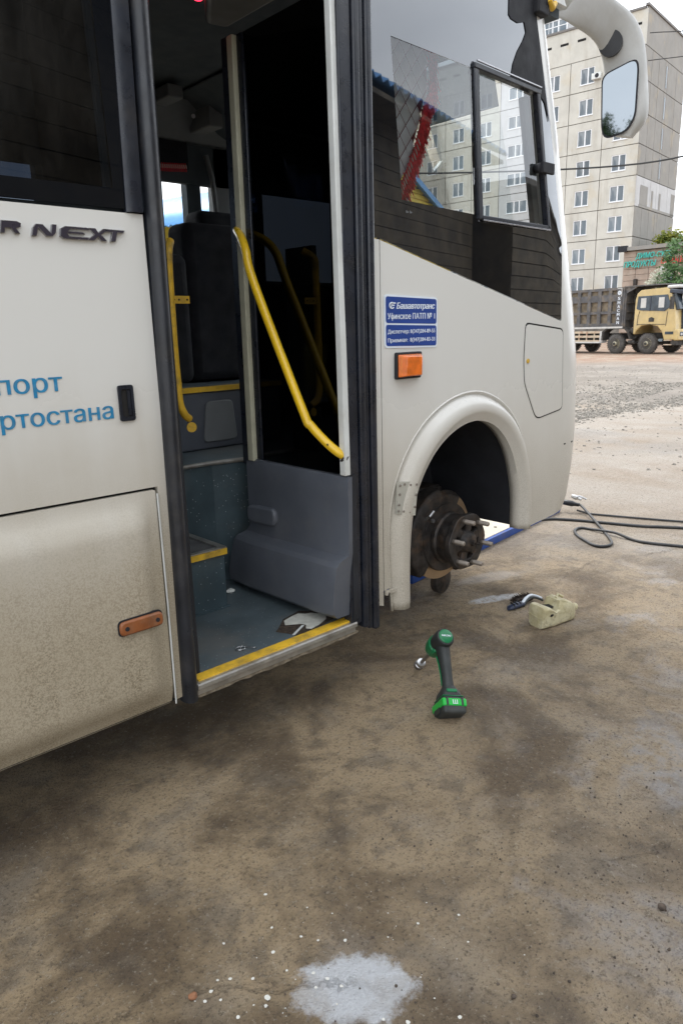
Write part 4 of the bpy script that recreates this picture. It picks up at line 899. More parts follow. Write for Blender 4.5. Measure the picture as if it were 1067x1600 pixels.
text('ьь', M['greytrim'], bus, (2.315, -.001, 2.055), SIDE, .014, .04, .0003)
# windscreen with a shade band and the far pillar
def wsx(y_, z): return (xf(z)-.02-.10*((y_-1.2)/1.1)**2*0, y_, z)
mb = MB(); mb.rings([[Vector((xf(z_)-.02, y_, z_)) for y_ in (.46, 1.2, 1.94, 2.3)] for z_ in (1.5, 1.7, 2.0, 2.3, 2.55, 2.752)], cap=False, closed=False); B('windscreen', mb, M['screen'], smooth=60, fix=False)
mb = MB(); mb.rings([[Vector((xf(z_)-.02, y_, z_)) for y_ in (.46, 1.2, 1.94, 2.3)] for z_ in (2.755, 2.9, 3.1)], cap=False, closed=False); B('windscreen_shade_band', mb, M['band'], smooth=60, fix=False)
mb = MB(); mb.rings([[Vector((xf(z_)-d_, y_, z_)) for d_, y_ in ((.02, 2.3), (.3, 2.4), (.34, 2.36), (.08, 2.26))] for z_ in (1.5, 2.0, 2.55, 3.1)]); B('far_windscreen_pillar', mb, M['matteblack'])
# ---- mirror arm and housing
inn = [(3.3, .038, 3.016), (3.48, .075, 3.054), (3.66, .094, 3.07), (3.86, .091, 3.054), (3.99, .106, 2.986), (4.05, .113, 2.888), (4.08, .11, 2.779), (4.09, .093, 2.685), (4.09, .062, 2.607)]
outr = [(3.28, .046, 3.10), (3.5, .056, 3.252), (3.72, .04, 3.26), (3.94, .013, 3.215), (4.06, -.028, 3.16), (4.12, -.059, 3.058), (4.13, -.083, 2.872), (4.11, -.097, 2.68), (4.09, -.039, 2.581)]
thk = [.05, .075, .09, .11, .13, .14, .14, .13, .06]
I2, O2 = spline(inn, 5), spline(outr, 5); T2 = [thk[min(len(thk)-1, i//5)]*(1-(i % 5)/5)+thk[min(len(thk)-1, i//5+1)]*((i % 5)/5) for i in range(len(I2))]
mb = MB(); rg = []
for a, b_, t_ in zip(I2, O2, T2):
    c_ = (a+b_)/2; u = (b_-a)/2; w = Vector((1, .25, 0)).normalized(); w = (w-u.normalized()*w.dot(u.normalized())).normalized()*t_/2; c_ = c_+w*.4; r_ = []
    for k in range(20):
        th = 2*math.pi*k/20; cx, sx_ = math.cos(th), math.sin(th); r_.append(c_+u*(abs(cx)**.55)*(1 if cx > 0 else -1)+w*(abs(sx_)**.7)*(1 if sx_ > 0 else -1))
    rg.append(r_)
mir = B('wing_mirror', mb.rings(rg), mat('mirror_housing_plastic', (.50, .50, .48), .45, var=.06, dirt=(.35, .32, .27), dirt_amt=.3), smooth=60)
# the glass and the small round lens lie on the face that looks back along the bus
def mface(c, pts2, off, n_):
    n_ = Vector(n_).normalized(); z_ = Vector((0, 0, 1)); u = z_.cross(n_).normalized(); v_ = n_.cross(u); c = Vector(c)+n_*off
    return [c+u*a+v_*b2 for a, b2 in pts2]
MN = (-.945, -.31, -.10)
def mprism(c, pts2, o0, o1, name, mt):
    a = mface(c, pts2, o0, MN); b2 = mface(c, pts2, o1, MN); n_ = len(a); mb = MB(); mb.add(a+b2, [tuple(range(n_)), tuple(range(2*n_-1, n_-1, -1))]+[(i, (i+1) % n_, n_+(i+1) % n_, n_+i) for i in range(n_)]); return mb.build(name, mt, mir)
MM, t__, o__ = _nodes('mirror_glass'); gb = NB(t__); gb.bsdf(o__, (.26, .29, .32), .02, 1.)
gl_ = rnd([(-.078, -.135), (-.058, -.185), (.045, -.165), (.085, -.10), (.088, .135), (.07, .165), (-.085, .115)], .04, 5)
c0 = (4.035, .015, 2.775)
mprism(c0, [(p[0]*1.09, p[1]*1.05) for p in gl_], .002, .012, 'mirror_rim', M['matteblack']); mprism(c0, gl_, .0125, .015, 'mirror_glass', MM)
mprism((3.99, .055, 3.035), [(math.cos(a)*.06, math.sin(a)*.062) for a in [2*math.pi*k/24 for k in range(24)]], -.01, .018, 'mirror_camera_cup', M['blackmet'])
q = MB(); q.box((3.17, -.03, 2.965), (3.26, .05, 3.12)); q.tube([(3.22, -.01, 3.02), (3.36, .03, 3.05)], .03, 10); mbk = B('mirror_bracket', q, M['matteblack'], bevel=.02)
q = MB(); q.tube([(3.24, -.035, 3.03), (3.28, -.03, 3.005), (3.33, -.01, 3.04)], .014, 8); q.build('cable_loom', M['yellowstrip'], mbk, smooth=50)

# ---- shell: floor, far side, rear, lining
mb = MB(); mb.box((-3.6, .03, .90), (1.20, 2.36, .99)); mb.box((1.20, .90, .90), (3.3, 2.36, .99)); mb.box((2.13, .10, .90), (2.25, .90, .99)); mb.box((2.25, .67, .90), (3.3, .90, .99)); mb.box((3.3, .5, .90), (3.8, 2.36, .99)); B('main_floor', mb, M['floor'])
mb = MB(); mb.box((-3.6, .10, .40), (1.16, 2.3, .46)); mb.box((1.16, .91, .40), (2.2, 2.3, .46)); mb.box((2.2, .75, .40), (3.3, 2.3, .9)); mb.box((3.26, .08, .55), (3.7, 2.3, .9)); B('underbody', mb, M['matteblack'])
mb = MB(); mb.box((-3.6, .62, .20), (2.2, .72, .33)); mb.box((-3.6, 1.66, .20), (2.2, 1.76, .40)); mb.box((-2.1, .85, .17), (.4, 1.6, .40)); mb.box((-1.9, 1.8, .19), (1.2, 2.34, .40)); mb.box((-3.6, .30, .26), (.9, .6, .40)); B('chassis', mb, M['matteblack'])  # unseen rails and tanks, added to block light coming through under the bus
mb = MB(); mb.box((-3.6, 2.36, .30), (3.6, 2.40, 1.97)); mb.box((-3.6, 2.36, 2.96), (3.3, 2.40, 3.2)); B('far_side_wall', mb, M['white'])
mb = MB(); mb.box((-3.6, 2.34, 1.0), (3.7, 2.358, 1.95)); mb.box((-3.6, 2.30, 2.56), (3.45, 2.34, 2.98)); B('far_side_lining', mb, M['headliner'])
for (a, b_) in ((-3.6, -2.6), (-1.1, -.95), (.55, .7), (1.75, 1.9), (2.735, 2.84)): mb = MB(); mb.box((a, 2.32, 1.95), (b_, 2.39, 2.97)); B('far_side_pillar', mb, M['headliner'])
mb = MB(); mb.box((2.945, 2.30, 1.95), (3.075, 2.39, 2.97)); B('far_side_pillar', mb, M['greytrim'])
mb = MB(); mb.tube([(2.86, 2.26, 2.74), (2.90, 2.26, 2.60), (2.925, 2.26, 2.2)], .018, 8); B('grab_strip', mb, M['greytrim'], smooth=50)
mb = MB(); mb.tube([(3.09, 2.22, 2.9), (3.16, 2.22, 2.1)], .016, 8); B('far_roller_guide', mb, M['matteblack'])
mb = MB(); mb.box((3.10, 2.20, 2.63), (3.30, 2.3, 2.80)); B('monitor_box', mb, M['headliner'], bevel=.01)
for (a, b_, mt_) in ((-2.6, -1.1, M['dark']), (-.95, .55, M['dark']), (.7, 1.75, M['dark'])): mb = MB(); mb.add([(a, 2.385, 1.97), (b_, 2.385, 1.97), (b_, 2.385, 2.97), (a, 2.385, 2.97)], [(0, 1, 2, 3)]); B('far_window_pane', mb, mt_, fix=False)
mb = MB(); mb.add([(1.9, 2.385, 1.97), (3.45, 2.385, 1.97), (3.45, 2.385, 2.56), (1.9, 2.385, 2.56)], [(0, 1, 2, 3)]); B('far_window_pane', mb, M['screen'], fix=False)
mb = MB(); mb.box((-3.64, 0, .40), (-3.6, 2.4, 3.3)); B('rear_wall', mb, M['matteblack'])
mb = MB(); mb.box((-3.6, .04, 3.02), (3.45, 2.34, 3.06)); B('headliner', mb, M['headliner'])
mb = MB(); mb.box((-3.6, .032, 1.0), (1.14, .05, 1.97)); B('near_side_lining', mb, M['headliner'])
mb = MB(); mb.box((1.2, .02, 3.02), (2.0, .1, 3.22)); B('door_header', mb, M['matteblack'])
# cove and overhead console in front
mb = MB(); mb.prism([(2.05, 2.98), (2.32, 2.98), (2.32, 2.80), (2.24, 2.80)], 'yz', 1.2, 3.3); B('ceiling_cove', mb, M['greytrim'])
mb = MB(); mb.prism([(2.55, 3.01), (3.4, 3.01), (3.4, 2.78), (3.25, 2.72), (2.95, 2.84)], 'xz', 1.25, 2.2); con = B('overhead_console', mb, M['headliner'], bevel=.02)
mb = MB(); mb.box((2.70, 1.95, 2.83), (2.80, 2.18, 2.95)); mb.build('switch_box', M['greytrim'], con, bevel=.008); mb = MB(); mb.box((2.40, 1.9, 2.93), (2.5, 2.1, 3.0)); mb.build('speaker_panel', M['greytrim'], con, bevel=.008)
mb = MB(); mb.lathe([(0, .012), (.01, .012)], (2.62, 2.0, 2.88), (-.3, -1, -.2), 10); mb.build('switch', M['steel'], con)
# ---- step well
mb = MB(); mb.box((1.17, .035, .335), (2.12, .86, .385)); B('step_well_floor', mb, M['floor'])
mb = MB(); mb.box((1.20, .0, .386), (1.965, .046, .3925)); ye = B('yellow_sill_strip', mb, M['yellowstrip'])
mb = MB(); mb.rings([[Vector((x_, a, b_+.0*x_)) for a, b_ in ((-.002, .386), (-.016, .386), (-.020, .380), (-.020, .366), (-.008, .357), (-.008, .34), (.03, .34), (.03, .386))] for x_ in (1.185, 1.5, 1.975)]); B('sill_moulding', mb, M['alu'])
mb = MB(); random.seed(3); rg = []
for i in range(26): x_ = 1.19+i*.032; rg.append([Vector((x_, -.004, .34)), Vector((x_, -.006, .330-.007*random.random())), Vector((x_, .03, .325)), Vector((x_, .03, .34))])
B('sill_lower_flange', mb.rings(rg), mat('rusted_flange', (.16, .13, .09), .9, var=.4, vs=30, bump=.5, dirt=(.35, .30, .22), dirt_amt=.7))
mb = MB(); mb.box((1.20, .862, .385), (1.86, .90, .985)); mb.add([(1.86, .862, .385), (2.12, .80, .385), (2.12, .80, .985), (1.86, .862, .985)], [(0, 1, 2, 3)]); B('step_riser', mb, M['riser'])
mb = MB(); mb.tube([(1.2, .852, .994), (1.85, .855, .994), (2.12, .795, .994)], .011, 8); B('riser_nosing', mb, M['alu'], smooth=40)
mb = MB(); mb.box((1.20, .06, .385), (1.225, .86, 3.0)); B('step_well_side', mb, M['matteblack'])
mb = MB(); mb.box((1.22, .545, .386), (1.692, .86, .662)); st = B('step_box', mb, M['riser'], bevel=.003)
mb = MB(); mb.box((1.22, .552, .6625), (1.685, .86, .667)); mb.build('step_tread', mat('step_tread_rubber', (.085, .088, .09), .7, var=.25, bump=.3, bs=120), st)
mb = MB(); mb.box((1.22, .533, .668), (1.70, .556, .674)); mb.box((1.668, .556, .668), (1.70, .86, .674)); mb.build('tread_trim', M['alu'], st)
mb = MB(); mb.box((1.22, .530, .640), (1.70, .5445, .667)); mb.build('yellow_nosing', M['yellowstrip'], st)
mb = MB(); mb.box((1.23, .535, .386), (1.70, .545, .394)); mb.build('floor_bead', M['riser'], st)
# raised cab floor behind: dark box with pressed panel, yellow edge, black seats
mb = MB(); mb.box((1.3, 1.25, .992), (2.75, 2.3, 1.30)); eb = B('engine_cover', mb, M['kick'], bevel=.01)
mb = MB(); mb.prism(rnd([(2.06, 1.03), (2.28, 1.03), (2.26, 1.25), (2.09, 1.25)], .03), 'xz', 1.238, 1.25); mb.build('pressed_panel', M['greytrim'], eb, bevel=.008)
mb = MB(); mb.box((1.3, 1.235, 1.302), (2.45, 1.275, 1.328)); B('yellow_floor_edge', mb, M['yellowstrip'])
mb = MB(); mb.box((1.3, 1.28, 1.31), (2.75, 2.3, 1.33)); B('cab_floor', mb, M['floor'])
for (a, b_, y0, y1, z1) in ((1.55, 2.16, 1.42, 1.62, 2.02), (2.2, 2.75, 1.5, 1.72, 2.2), (2.55, 3.1, 1.9, 2.1, 2.34)):
    mb = MB(); mb.box((a, y0, 1.34), (b_, y1, z1)); s_ = B('seat_back', mb, M['seat'], bevel=.05, seg=4)
    mb = MB(); mb.box((a, y1-.02, 1.34), (b_, y1+.42, 1.62)); mb.build('seat_cushion', M['seat'], s_, bevel=.05, seg=3)
# rear hand rail
mb = MB(); hr = spline([(1.60, .64, 1.97), (1.566, .60, 1.93), (1.561, .60, 1.86), (1.558, .60, 1.71), (1.556, .60, 1.53), (1.559, .60, 1.40), (1.562, .60, 1.32), (1.58, .60, 1.272), (1.607, .61, 1.25)], 5)
mb.tube([tuple(p) for p in hr], .0165, 14); r1 = B('hand_rail', mb, M['yellowstrip'], smooth=60)
mb = MB(); mb.box((1.545, .59, 1.725), (1.64, .598, 1.755)); mb.build('rail_bracket', M['yellowstrip'], r1); mb = MB(); mb.lathe([(0, .022), (.006, .022)], (1.608, .60, 1.215), (-.2, -1, 0), 14); mb.build('rail_foot', M['yellowstrip'], r1)
for x_ in (1.567, 1.59, 1.628): mb = MB(); mb.lathe([(0, .004), (.002, .004)], (x_, .5895, 1.74), (0, -1, 0), 8); mb.build('bolt_hole', M['gap'], r1)
mb = MB(); mb.box((1.50, .66, 1.0), (1.53, .86, 2.0)); B('rail_partition', mb, M['matteblack'])
# ---- door leaf, swung inwards
dl = empty('door_leaf', (0, 0, 0)); dl.parent = bus
DX = 1.955
def leafpoly(name, pts, x0, x1, mt, **k): mb = MB(); mb.prism(pts, 'yz', x0, x1); return mb.build(name, mt, dl, **k)
leafpoly('outer_edge_strip', [(-.022, 1.03), (.012, 1.03), (.030, 2.78), (-.002, 2.78)], DX-.03, DX, M['white'], bevel=.004)
leafpoly('inner_edge_strip', [(.605, 1.02), (.650, 1.02), (.630, 2.775), (.588, 2.775)], DX-.03, DX, M['cream'], bevel=.006, seg=3)
leafpoly('inner_rubber', [(.652, 1.0), (.70, 1.0), (.68, 2.78), (.632, 2.78)], DX-.02, DX+.02, M['rubber'])
leafpoly('glass_seal', [(.56, 1.03), (.60, 1.03), (.585, 2.775), (.545, 2.775)], DX-.012, DX, M['rubber'], bevel=.004)
leafpoly('door_glass', [(.012, 1.03), (.56, 1.03), (.545, 2.775), (.03, 2.775)], DX-.004, DX-.001, M['doorglass'])
leafpoly('door_outer_skin', [(-.02, .40), (.70, .40), (.70, 1.03), (-.02, 1.03)], DX+.001, DX+.03, M['matteblack'])
# moulded kick panel
mb = MB(); rg = []
for (z_, d_, yi, yo) in ((1.028, .0, .66, -.028), (1.03, .014, .668, -.028), (1.012, .022, .672, -.028), (.94, .022, .675, -.027), (.80, .022, .675, -.024), (.70, .022, .675, -.022), (.672, .026, .70, -.02), (.655, .070, .715, -.018), (.635, .086, .725, -.016), (.56, .098, .74, -.010), (.47, .102, .76, -.006), (.425, .096, .765, -.002), (.405, .075, .75, .0), (.405, .0, .74, .0)):
    zo = z_+(.0 if z_ > .7 else 0); rg.append([Vector((DX-d_-(.010 if 0 < i < 11 else 0)*(1 if d_ > .01 else 0), yo+(yi-yo)*i/12, z_+.018*(1-i/12)*(1 if z_ < .7 else -.2))) for i in range(13)]+[Vector((DX, yi, z_)), Vector((DX, yo, z_+(.018 if z_ < .7 else -.004)))])
kp = mb.rings(rg).build('kick_panel', M['kick'], dl, smooth=30); q = kp.modifiers.new('b', 'BEVEL'); q.width = .006; q.segments = 2; q.angle_limit = R(28)
random.seed(9); mb = MB()
for i in range(34):
    y_, z_ = .10+random.random()*.26, .47+random.random()*.13; a_ = random.uniform(.5, 1.9); l_ = .008+random.random()*.03; d_ = DX-.1085 if z_ < .56 else DX-.1085+(z_-.56)*.16
    mb.tube([(d_+.0022, y_, z_), (d_+.0022, y_+math.cos(a_)*l_, z_+math.sin(a_)*l_*.6)], random.choice((.0006, .0009, .0013)), 4)
tag(mb.build('scuff_mark', mat('pale_scuff', (.19, .19, .195), .8), kp), kind='stuff')
mb = MB(); mb.prism(rnd([(.44, .735), (.655, .725), (.655, .812), (.44, .822)], .042, 6), 'yz', DX-.052, DX-.018); mb.build('pull_moulding', M['kick'], dl, bevel=.012, seg=3)
mb = MB(); rp_ = spline([(1.955, .665, 2.035), (1.93, .635, 2.03), (1.895, .56, 1.995), (1.872, .50, 1.935), (1.862, .44, 1.80), (1.862, .155, 1.29), (1.868, .12, 1.235), (1.89, .055, 1.17), (1.92, .012, 1.125), (1.945, -.005, 1.108)], 6)
mb.tube([tuple(p) for p in rp_], .0185, 16); hr2 = mb.build('door_hand_rail', M['yellow'], dl, smooth=60)
mb = MB(); mb.lathe([(0, .022), (.02, .021)], (1.935, .004, 1.107), (.5, -.4, -.45), 12); mb.build('rail_end_cap', M['rust'], hr2, smooth=40)
mb = MB(); mb.lathe([(0, .006), (.002, .005)], (1.925, .62, 2.02), (-1, 0, 0), 8); mb.lathe([(0, .005), (.002, .004)], (1.880, .03, 1.16), (-1, 0, 0), 8); mb.build('bolt', M['rust'], hr2)
# door actuator housing and red lamp above
mb = MB(); mb.prism([(1.50, .10), (1.93, .10), (1.93, .62), (1.84, .64)], 'xy', 2.80, 3.01); B('door_actuator_housing', mb, M['greytrim'], bevel=.02, seg=3)
M['red'] = emit('red_lamp_lens', (1, .02, .06), 2.2, (.5, .01, .02))
mb = MB(); mb.box((1.83, .69, 2.935), (1.92, .80, 3.0)); rl_ = B('red_door_lamp', mb, M['matteblack'], bevel=.01)
mb = MB(); mb.lathe([(0, .030), (.012, .030), (.022, .012)], (1.862, .715, 2.945), (-.3, -.55, -.7), 16); mb.build('lamp_lens', M['red'], rl_, smooth=60)
# ---- wheel well, hub, brake, suspension
mb = MB(); rg = []
for y_ in (.03, .62): rg.append([Vector((p[0]+(.0), y_, p[1]+.012)) for p in AR[6:]]); 
B('wheel_well', mb.rings(rg, cap=False, closed=False), M['matteblack'], smooth=60)
mb = MB(); mb.box((2.25, .62, .60), (3.4, .66, 1.25)); mb.box((3.26, .04, .60), (3.30, .62, 1.25)); B('wheel_well_back', mb, M['matteblack'])
HC = Vector((2.90, .12, .515)); AXD = Vector((0, 1, 0))
hb = empty('wheel_hub', tuple(HC)); hb.parent = bus
def H(name, mb, mt, **k): return mb.build(name, mt, hb, **k)
# ring flange with scalloped lobes between the studs
def ringface(y0, y1, ro, ri, name, mt, lobes=0, amp=0., z=36):
    mb = MB(); a_ = [2*math.pi*k/z for k in range(z)]; rr_ = [ro*(1+amp*math.cos(lobes*a)) for a in a_]
    vs = [(r_*math.cos(a), y_, r_*math.sin(a)) for y_ in (y0, y1) for rad in (0, 1) for a, r_ in [(a, (rr_[k] if rad == 0 else ri)) for k, a in enumerate(a_)]]
    f = []
    for k in range(z):
        j = (k+1) % z; f += [(k, j, z+j, z+k), (2*z+k, 3*z+k, 3*z+j, 2*z+j), (k, 2*z+k, 2*z+j, j), (z+k, z+j, 3*z+j, 3*z+k)]
    return H(name, mb.add(vs, f), mt, bevel=.004)
ringface(-.012, .02, .148, .098, 'hub_flange', M['rust'], 6, .03)
mb = MB(); mb.lathe([(.125, .06), (.125, .185), (.14, .19), (.155, .185), (.155, .06)], (0, 0, 0), (0, 1, 0), 36); H('dust_shield', mb, M['rust'], smooth=35)
mb = MB()
for k in range(6):
    a = 2*math.pi*k/6+.3; c_ = Vector((math.cos(a), 0, math.sin(a))); t_ = Vector((-math.sin(a), 0, math.cos(a)))
    p = [c_*.05+t_*.018, c_*.112+t_*.028, c_*.112-t_*.028, c_*.05-t_*.018]; mb.add([v+Vector((0, -.008, 0)) for v in p]+[v+Vector((0, .018, 0)) for v in p], [(0, 1, 2, 3), (7, 6, 5, 4), (0, 4, 5, 1), (1, 5, 6, 2), (2, 6, 7, 3), (3, 7, 4, 0)])
H('hub_spokes', mb, M['rust'], bevel=.004)
mb = MB(); mb.lathe([(.06, .075), (.03, .072), (-.0, .062), (-.03, .052), (-.040, .040), (-.042, .018), (-.060, .016), (-.061, .006), (-.10, .005)], (0, 0, 0), (0, 1, 0), 20); H('hub_centre', mb, M['rust'], smooth=35)
mb = MB(); mb.lathe([(.02, .135), (.09, .132), (.10, .140), (.12, .140)], (0, 0, 0), (0, 1, 0), 32); H('hub_barrel', mb, M['rust'], smooth=35)
st_ = MB(); st_.lathe([(.015, .0115), (-.068, .0115), (-.071, .0085)], (0, 0, 0), (0, 1, 0), 10)
for i in range(12): st_.lathe([(-.014-i*.0045, .0118), (-.0162-i*.0045, .0132), (-.0185-i*.0045, .0118)], (0, 0, 0), (0, 1, 0), 8)
sm_ = st_.mesh('wheel_stud', 40); sm_.materials.append(M['stud'])
for k in range(6): a = 2*math.pi*k/6+.82; link('wheel_stud', sm_, None, hb, (math.cos(a)*.122, -.012, math.sin(a)*.122))
mb = MB(); mb.lathe([(.165, .10), (.165, .240), (.19, .240), (.19, .10)], (0, 0, 0), (0, 1, 0), 48); H('brake_disc', mb, M['disc'], smooth=30)
mb = MB(); rg = []
for k in range(13):      # caliper wraps the rear-facing half of the disc
    a = R(98+k*10.6); ca, sa = math.cos(a), math.sin(a); rg.append([Vector((ca*r_, y_, sa*r_)) for r_, y_ in ((.115, .135), (.245, .13), (.272, .145), (.272, .225), (.23, .24), (.12, .235))])
H('brake_caliper', mb.rings(rg), M['rust'], bevel=.008)
mb = MB(); rg = []
for k in range(6): a = R(60+k*9); ca, sa = math.cos(a), math.sin(a); rg.append([Vector((ca*r_, y_, sa*r_)) for r_, y_ in ((.12, .13), (.225, .13), (.25, .17), (.225, .22), (.12, .22))])
H('pad_carrier', mb.rings(rg), M['rust'], bevel=.006)
mb = MB(); rg = []
for k in range(7): a = R(296+k*11); ca, sa = math.cos(a), math.sin(a); rg.append([Vector((ca*r_, y_, sa*r_)) for r_, y_ in ((.12, .13), (.235, .125), (.25, .15), (.245, .2), (.12, .21))])
H('splash_guard', mb.rings(rg), M['rust'], bevel=.006)
mb = MB(); mb.box((-.13, .24, -.12), (.08, .42, .26)); mb.tube([(-.02, .2, 0), (-.02, 2.0, -.02)], .055, 12); mb.tube([(-.28, .3, .26), (-.12, .34, .22), (.05, .4, .28)], .03, 8); mb.tube([(-.34, .42, -.02), (.3, .42, -.06)], .05, 8); H('axle_and_knuckle', mb, M['rust'], bevel=.015)
mb = MB(); mb.lathe([(0, .05), (.14, .055), (.16, .04)], (-.20, .18, .12), (.2, .9, .1), 14); H('brake_chamber', mb, M['matteblack'], smooth=40)
mb = MB(); mb.tube([(-.17, .14, .12), (-.17, .10, .15), (-.14, .10, .17)], .008, 8); mb.lathe([(0, .011), (.012, .011)], (-.13, .12, .115), (0, -1, 0), 6); H('brake_pipe', mb, M['steel'], smooth=40)
for dx_ in (-.05, .05): mb = MB(); mb.box((-.85, .48+dx_, .12), (.75, .53+dx_, .15)); mb.box((-.6, .48+dx_, .15), (.5, .53+dx_, .18)); H('leaf_spring', mb, M['rust'])
mb = MB(); mb.tube([(.02, .5, -.05), (-.05, .52, .55)], .035, 10); H('shock_absorber', mb, M['matteblack'])
# rear wheel further back so the bus stands on something
for yy in (.28, 2.1):
    mb = MB(); mb.lathe([(0, .20), (.02, .34), (.05, .40), (.20, .40), (.23, .34), (.25, .2)], (-2.6, yy-.12, .40), (0, 1, 0), 28); wv_ = B('rear_wheel', mb, M['tyre'], smooth=40); mb = MB(); mb.lathe([(.02, .2), (.08, .19), (.1, .05)], (-2.6, yy-.12, .40), (0, 1, 0), 20); mb.build('rim', M['white'], wv_)
# ================================================================ THINGS IN AND ON THE BUS
random.seed(11)
M['quilt'] = mat('quilted_grey_leatherette', (.70, .71, .74), .42, var=.06, bump=.08, bs=80); M['fringe'] = mat('crimson_fringe', (.75, .02, .04), .65, var=.3, vs=60)
M['bead'] = mat('pale_bead', (.62, .45, .40), .4, var=.1); M['stitch'] = mat('red_stitching', (.16, .02, .03), .7)
cu_ = empty('windscreen_curtain', (2.6, .25, 2.15), 0, 'grey diamond quilted cab curtain edged with crimson tassels behind the side glass', 'curtain'); OC = Vector((2.6, .25, 2.15))
edge = [(2.744, 2.84), (2.745, 2.637), (2.710, 2.566), (2.680, 2.471), (2.641, 2.374), (2.594, 2.289), (2.555, 2.219), (2.521, 2.157)]
def ex(z): 
    for (a, u), (b_, v_) in zip(edge, edge[1:]):
        if v_ <= z <= u: return b_+(a-b_)*(z-v_)/(u-v_)
    return edge[0][0] if z > edge[0][1] else edge[-1][0]
D1, D2 = .038, .046; pad = []
mb = MB(); mb.prism([(2.30, 2.05), (2.30, 2.82)]+edge, 'xz', .262, .268); 
mb.v = [tuple(Vector(v)-OC) for v in mb.v]; tag(mb.build('curtain_backing', M['stitch'], cu_))
for i in range(-1, 16):
    for j in range(0, 40):
        cx = 2.30+i*2*D1+(D1 if j % 2 else 0); cz = 2.06+j*D2/1.0
        if cx > ex(cz)-.0 or cz > 2.80: continue
        mb = MB(); e = .94; ring = [(cx+D1*e, cz), (cx, cz+D2*e), (cx-D1*e, cz), (cx, cz-D2*e)]; ring = [(min(a, ex(b_)+.01), b_) for a, b_ in ring]
        vs = [Vector((a, .262, b_)) for a, b_ in ring]+[Vector((cx+(a-cx)*.72, .254, cz+(b_-cz)*.72)) for a, b_ in ring]+[Vector((cx+(a-cx)*.3, .2515, cz+(b_-cz)*.3)) for a, b_ in ring]
        mb.add([v-OC for v in vs], [(k, (k+1) % 4, 4+(k+1) % 4, 4+k) for k in range(4)]+[(4+k, 4+(k+1) % 4, 8+(k+1) % 4, 8+k) for k in range(4)]+[(8, 9, 10, 11)]); link('quilt_pad', mb.mesh('quilt_pad', 60), M['quilt'], cu_)
mb = MB(); bd = MB()
ep = [Vector((a, .24, b_)) for a, b_ in edge]; sp_ = spline([tuple(p) for p in ep], 22)
for i, p in enumerate(sp_):
    for q_ in range(5):
        a = p+Vector((random.gauss(0, .005), random.gauss(0, .008), random.gauss(0, .003))); ln = .046+.022*random.random(); dr_ = Vector((.45+.2*random.random(), random.gauss(0, .15), -.85)).normalized()
        mb.tube([tuple(a-OC), tuple(a+dr_*ln*.5+Vector((0, -.004, 0))-OC), tuple(a+dr_*ln-OC)], [.0034, .003, .0016], 4, cap=False)
    mb.tube([tuple(p+Vector((-.014, -.008, .003))-OC), tuple(p+Vector((.014, -.012, -.006))-OC)], [.005, .005], 5)
    if i % 5 == 0 and p.z < 2.42: bd.lathe([(-.016, .001), (-.008, .003), (.004, .0038), (.014, .0015)], p+Vector((-.006, -.018, -.004))-OC, (.45, 0, -.85), 6)
tag(mb.build('tassel_fringe', M['fringe'], cu_, fix=False), kind='stuff'); tag(bd.build('fringe_beads', M['bead'], cu_, fix=False), kind='stuff')
fc = empty('far_window_valance', (2.4, 2.27, 2.6), 0, 'dark valance with a pale beaded edge over the far cab window', 'curtain'); OF = Vector((2.4, 2.27, 2.6))
mb = MB(); mb.box((-.5, 0, .04), (.33, .012, .24)); mb.build('valance', M['seat'], fc); mb = MB(); b2 = MB()
for i in range(40):
    x_ = -.3+i*.0155; z_ = .055-.02*math.sin((x_+.3)/.62*3.1); mb.tube([(x_, -.004, z_+.02), (x_+.003, -.006, z_-.03)], .004, 5); b2.tube([(x_, -.012, z_+.010), (x_+.004, -.012, z_-.012)], .0036, 5)
tag(mb.build('fringe', M['fringe'], fc), kind='stuff'); tag(b2.build('beads', M['bead'], fc), kind='stuff')
# torn lino patch and scraps on the step well floor
tp = [(1.665, .150), (1.70, .175), (1.735, .205), (1.77, .235), (1.83, .248), (1.88, .262), (1.905, .225), (1.93, .215), (1.945, .18), (1.965, .15), (1.985, .125), (1.93, .085), (1.85, .062), (1.76, .058), (1.70, .058), (1.69, .10)]
mb = MB(); mb.prism(tp, 'xy', .3855, .3868); ob = mb.build('torn_flooring_hole', mat('rotten_subfloor', (.045, .032, .022), .9, var=.5, vs=60, bump=.6), bus)
wp = [(1.735, .175), (1.76, .215), (1.82, .232), (1.855, .235), (1.875, .21), (1.90, .20), (1.915, .175), (1.935, .155), (1.925, .128), (1.90, .10), (1.84, .075), (1.79, .065), (1.775, .085), (1.80, .115), (1.79, .14)]
mb = MB(); mb.prism(wp, 'xy', .387, .3885); mb.build('exposed_white_base', mat('exposed_white_board', (.58, .58, .52), .7, var=.12, vs=30, dirt=(.3, .26, .2), dirt_amt=.4), ob)
mb = MB(); mb.add([(1.69, .075, .3872), (1.78, .12, .3895), (1.79, .113, .3895), (1.70, .066, .3872)], [(0, 1, 2, 3)]); mb.build('torn_edge', M['white'], ob, fix=False)
def crumple(name, c, rx, ry, rz_, mt, lb, cat, seed, n=7, m_=10):
    rg_ = random.Random(seed); mb = MB(); r_ = []
    for i in range(n): ph = math.pi*i/(n-1); r_.append([(c[0]+rx*math.sin(ph)*math.cos(a)*rg_.uniform(.65, 1.2), c[1]+ry*math.sin(ph)*math.sin(a)*rg_.uniform(.65, 1.2), c[2]-rz_*math.cos(ph)*rg_.uniform(.8, 1.1)) for a in [2*math.pi*k/m_ for k in range(m_)]])
    return tag(mb.rings(r_).build(name, mt, smooth=25), lb, cat)
crumple('paper_scrap', (1.80, .68, .396), .024, .018, .012, mat('white_paper', (.68, .70, .66), .8, var=.05), 'crumpled white paper scrap on the step well floor beside the low step', 'paper scrap', 5)
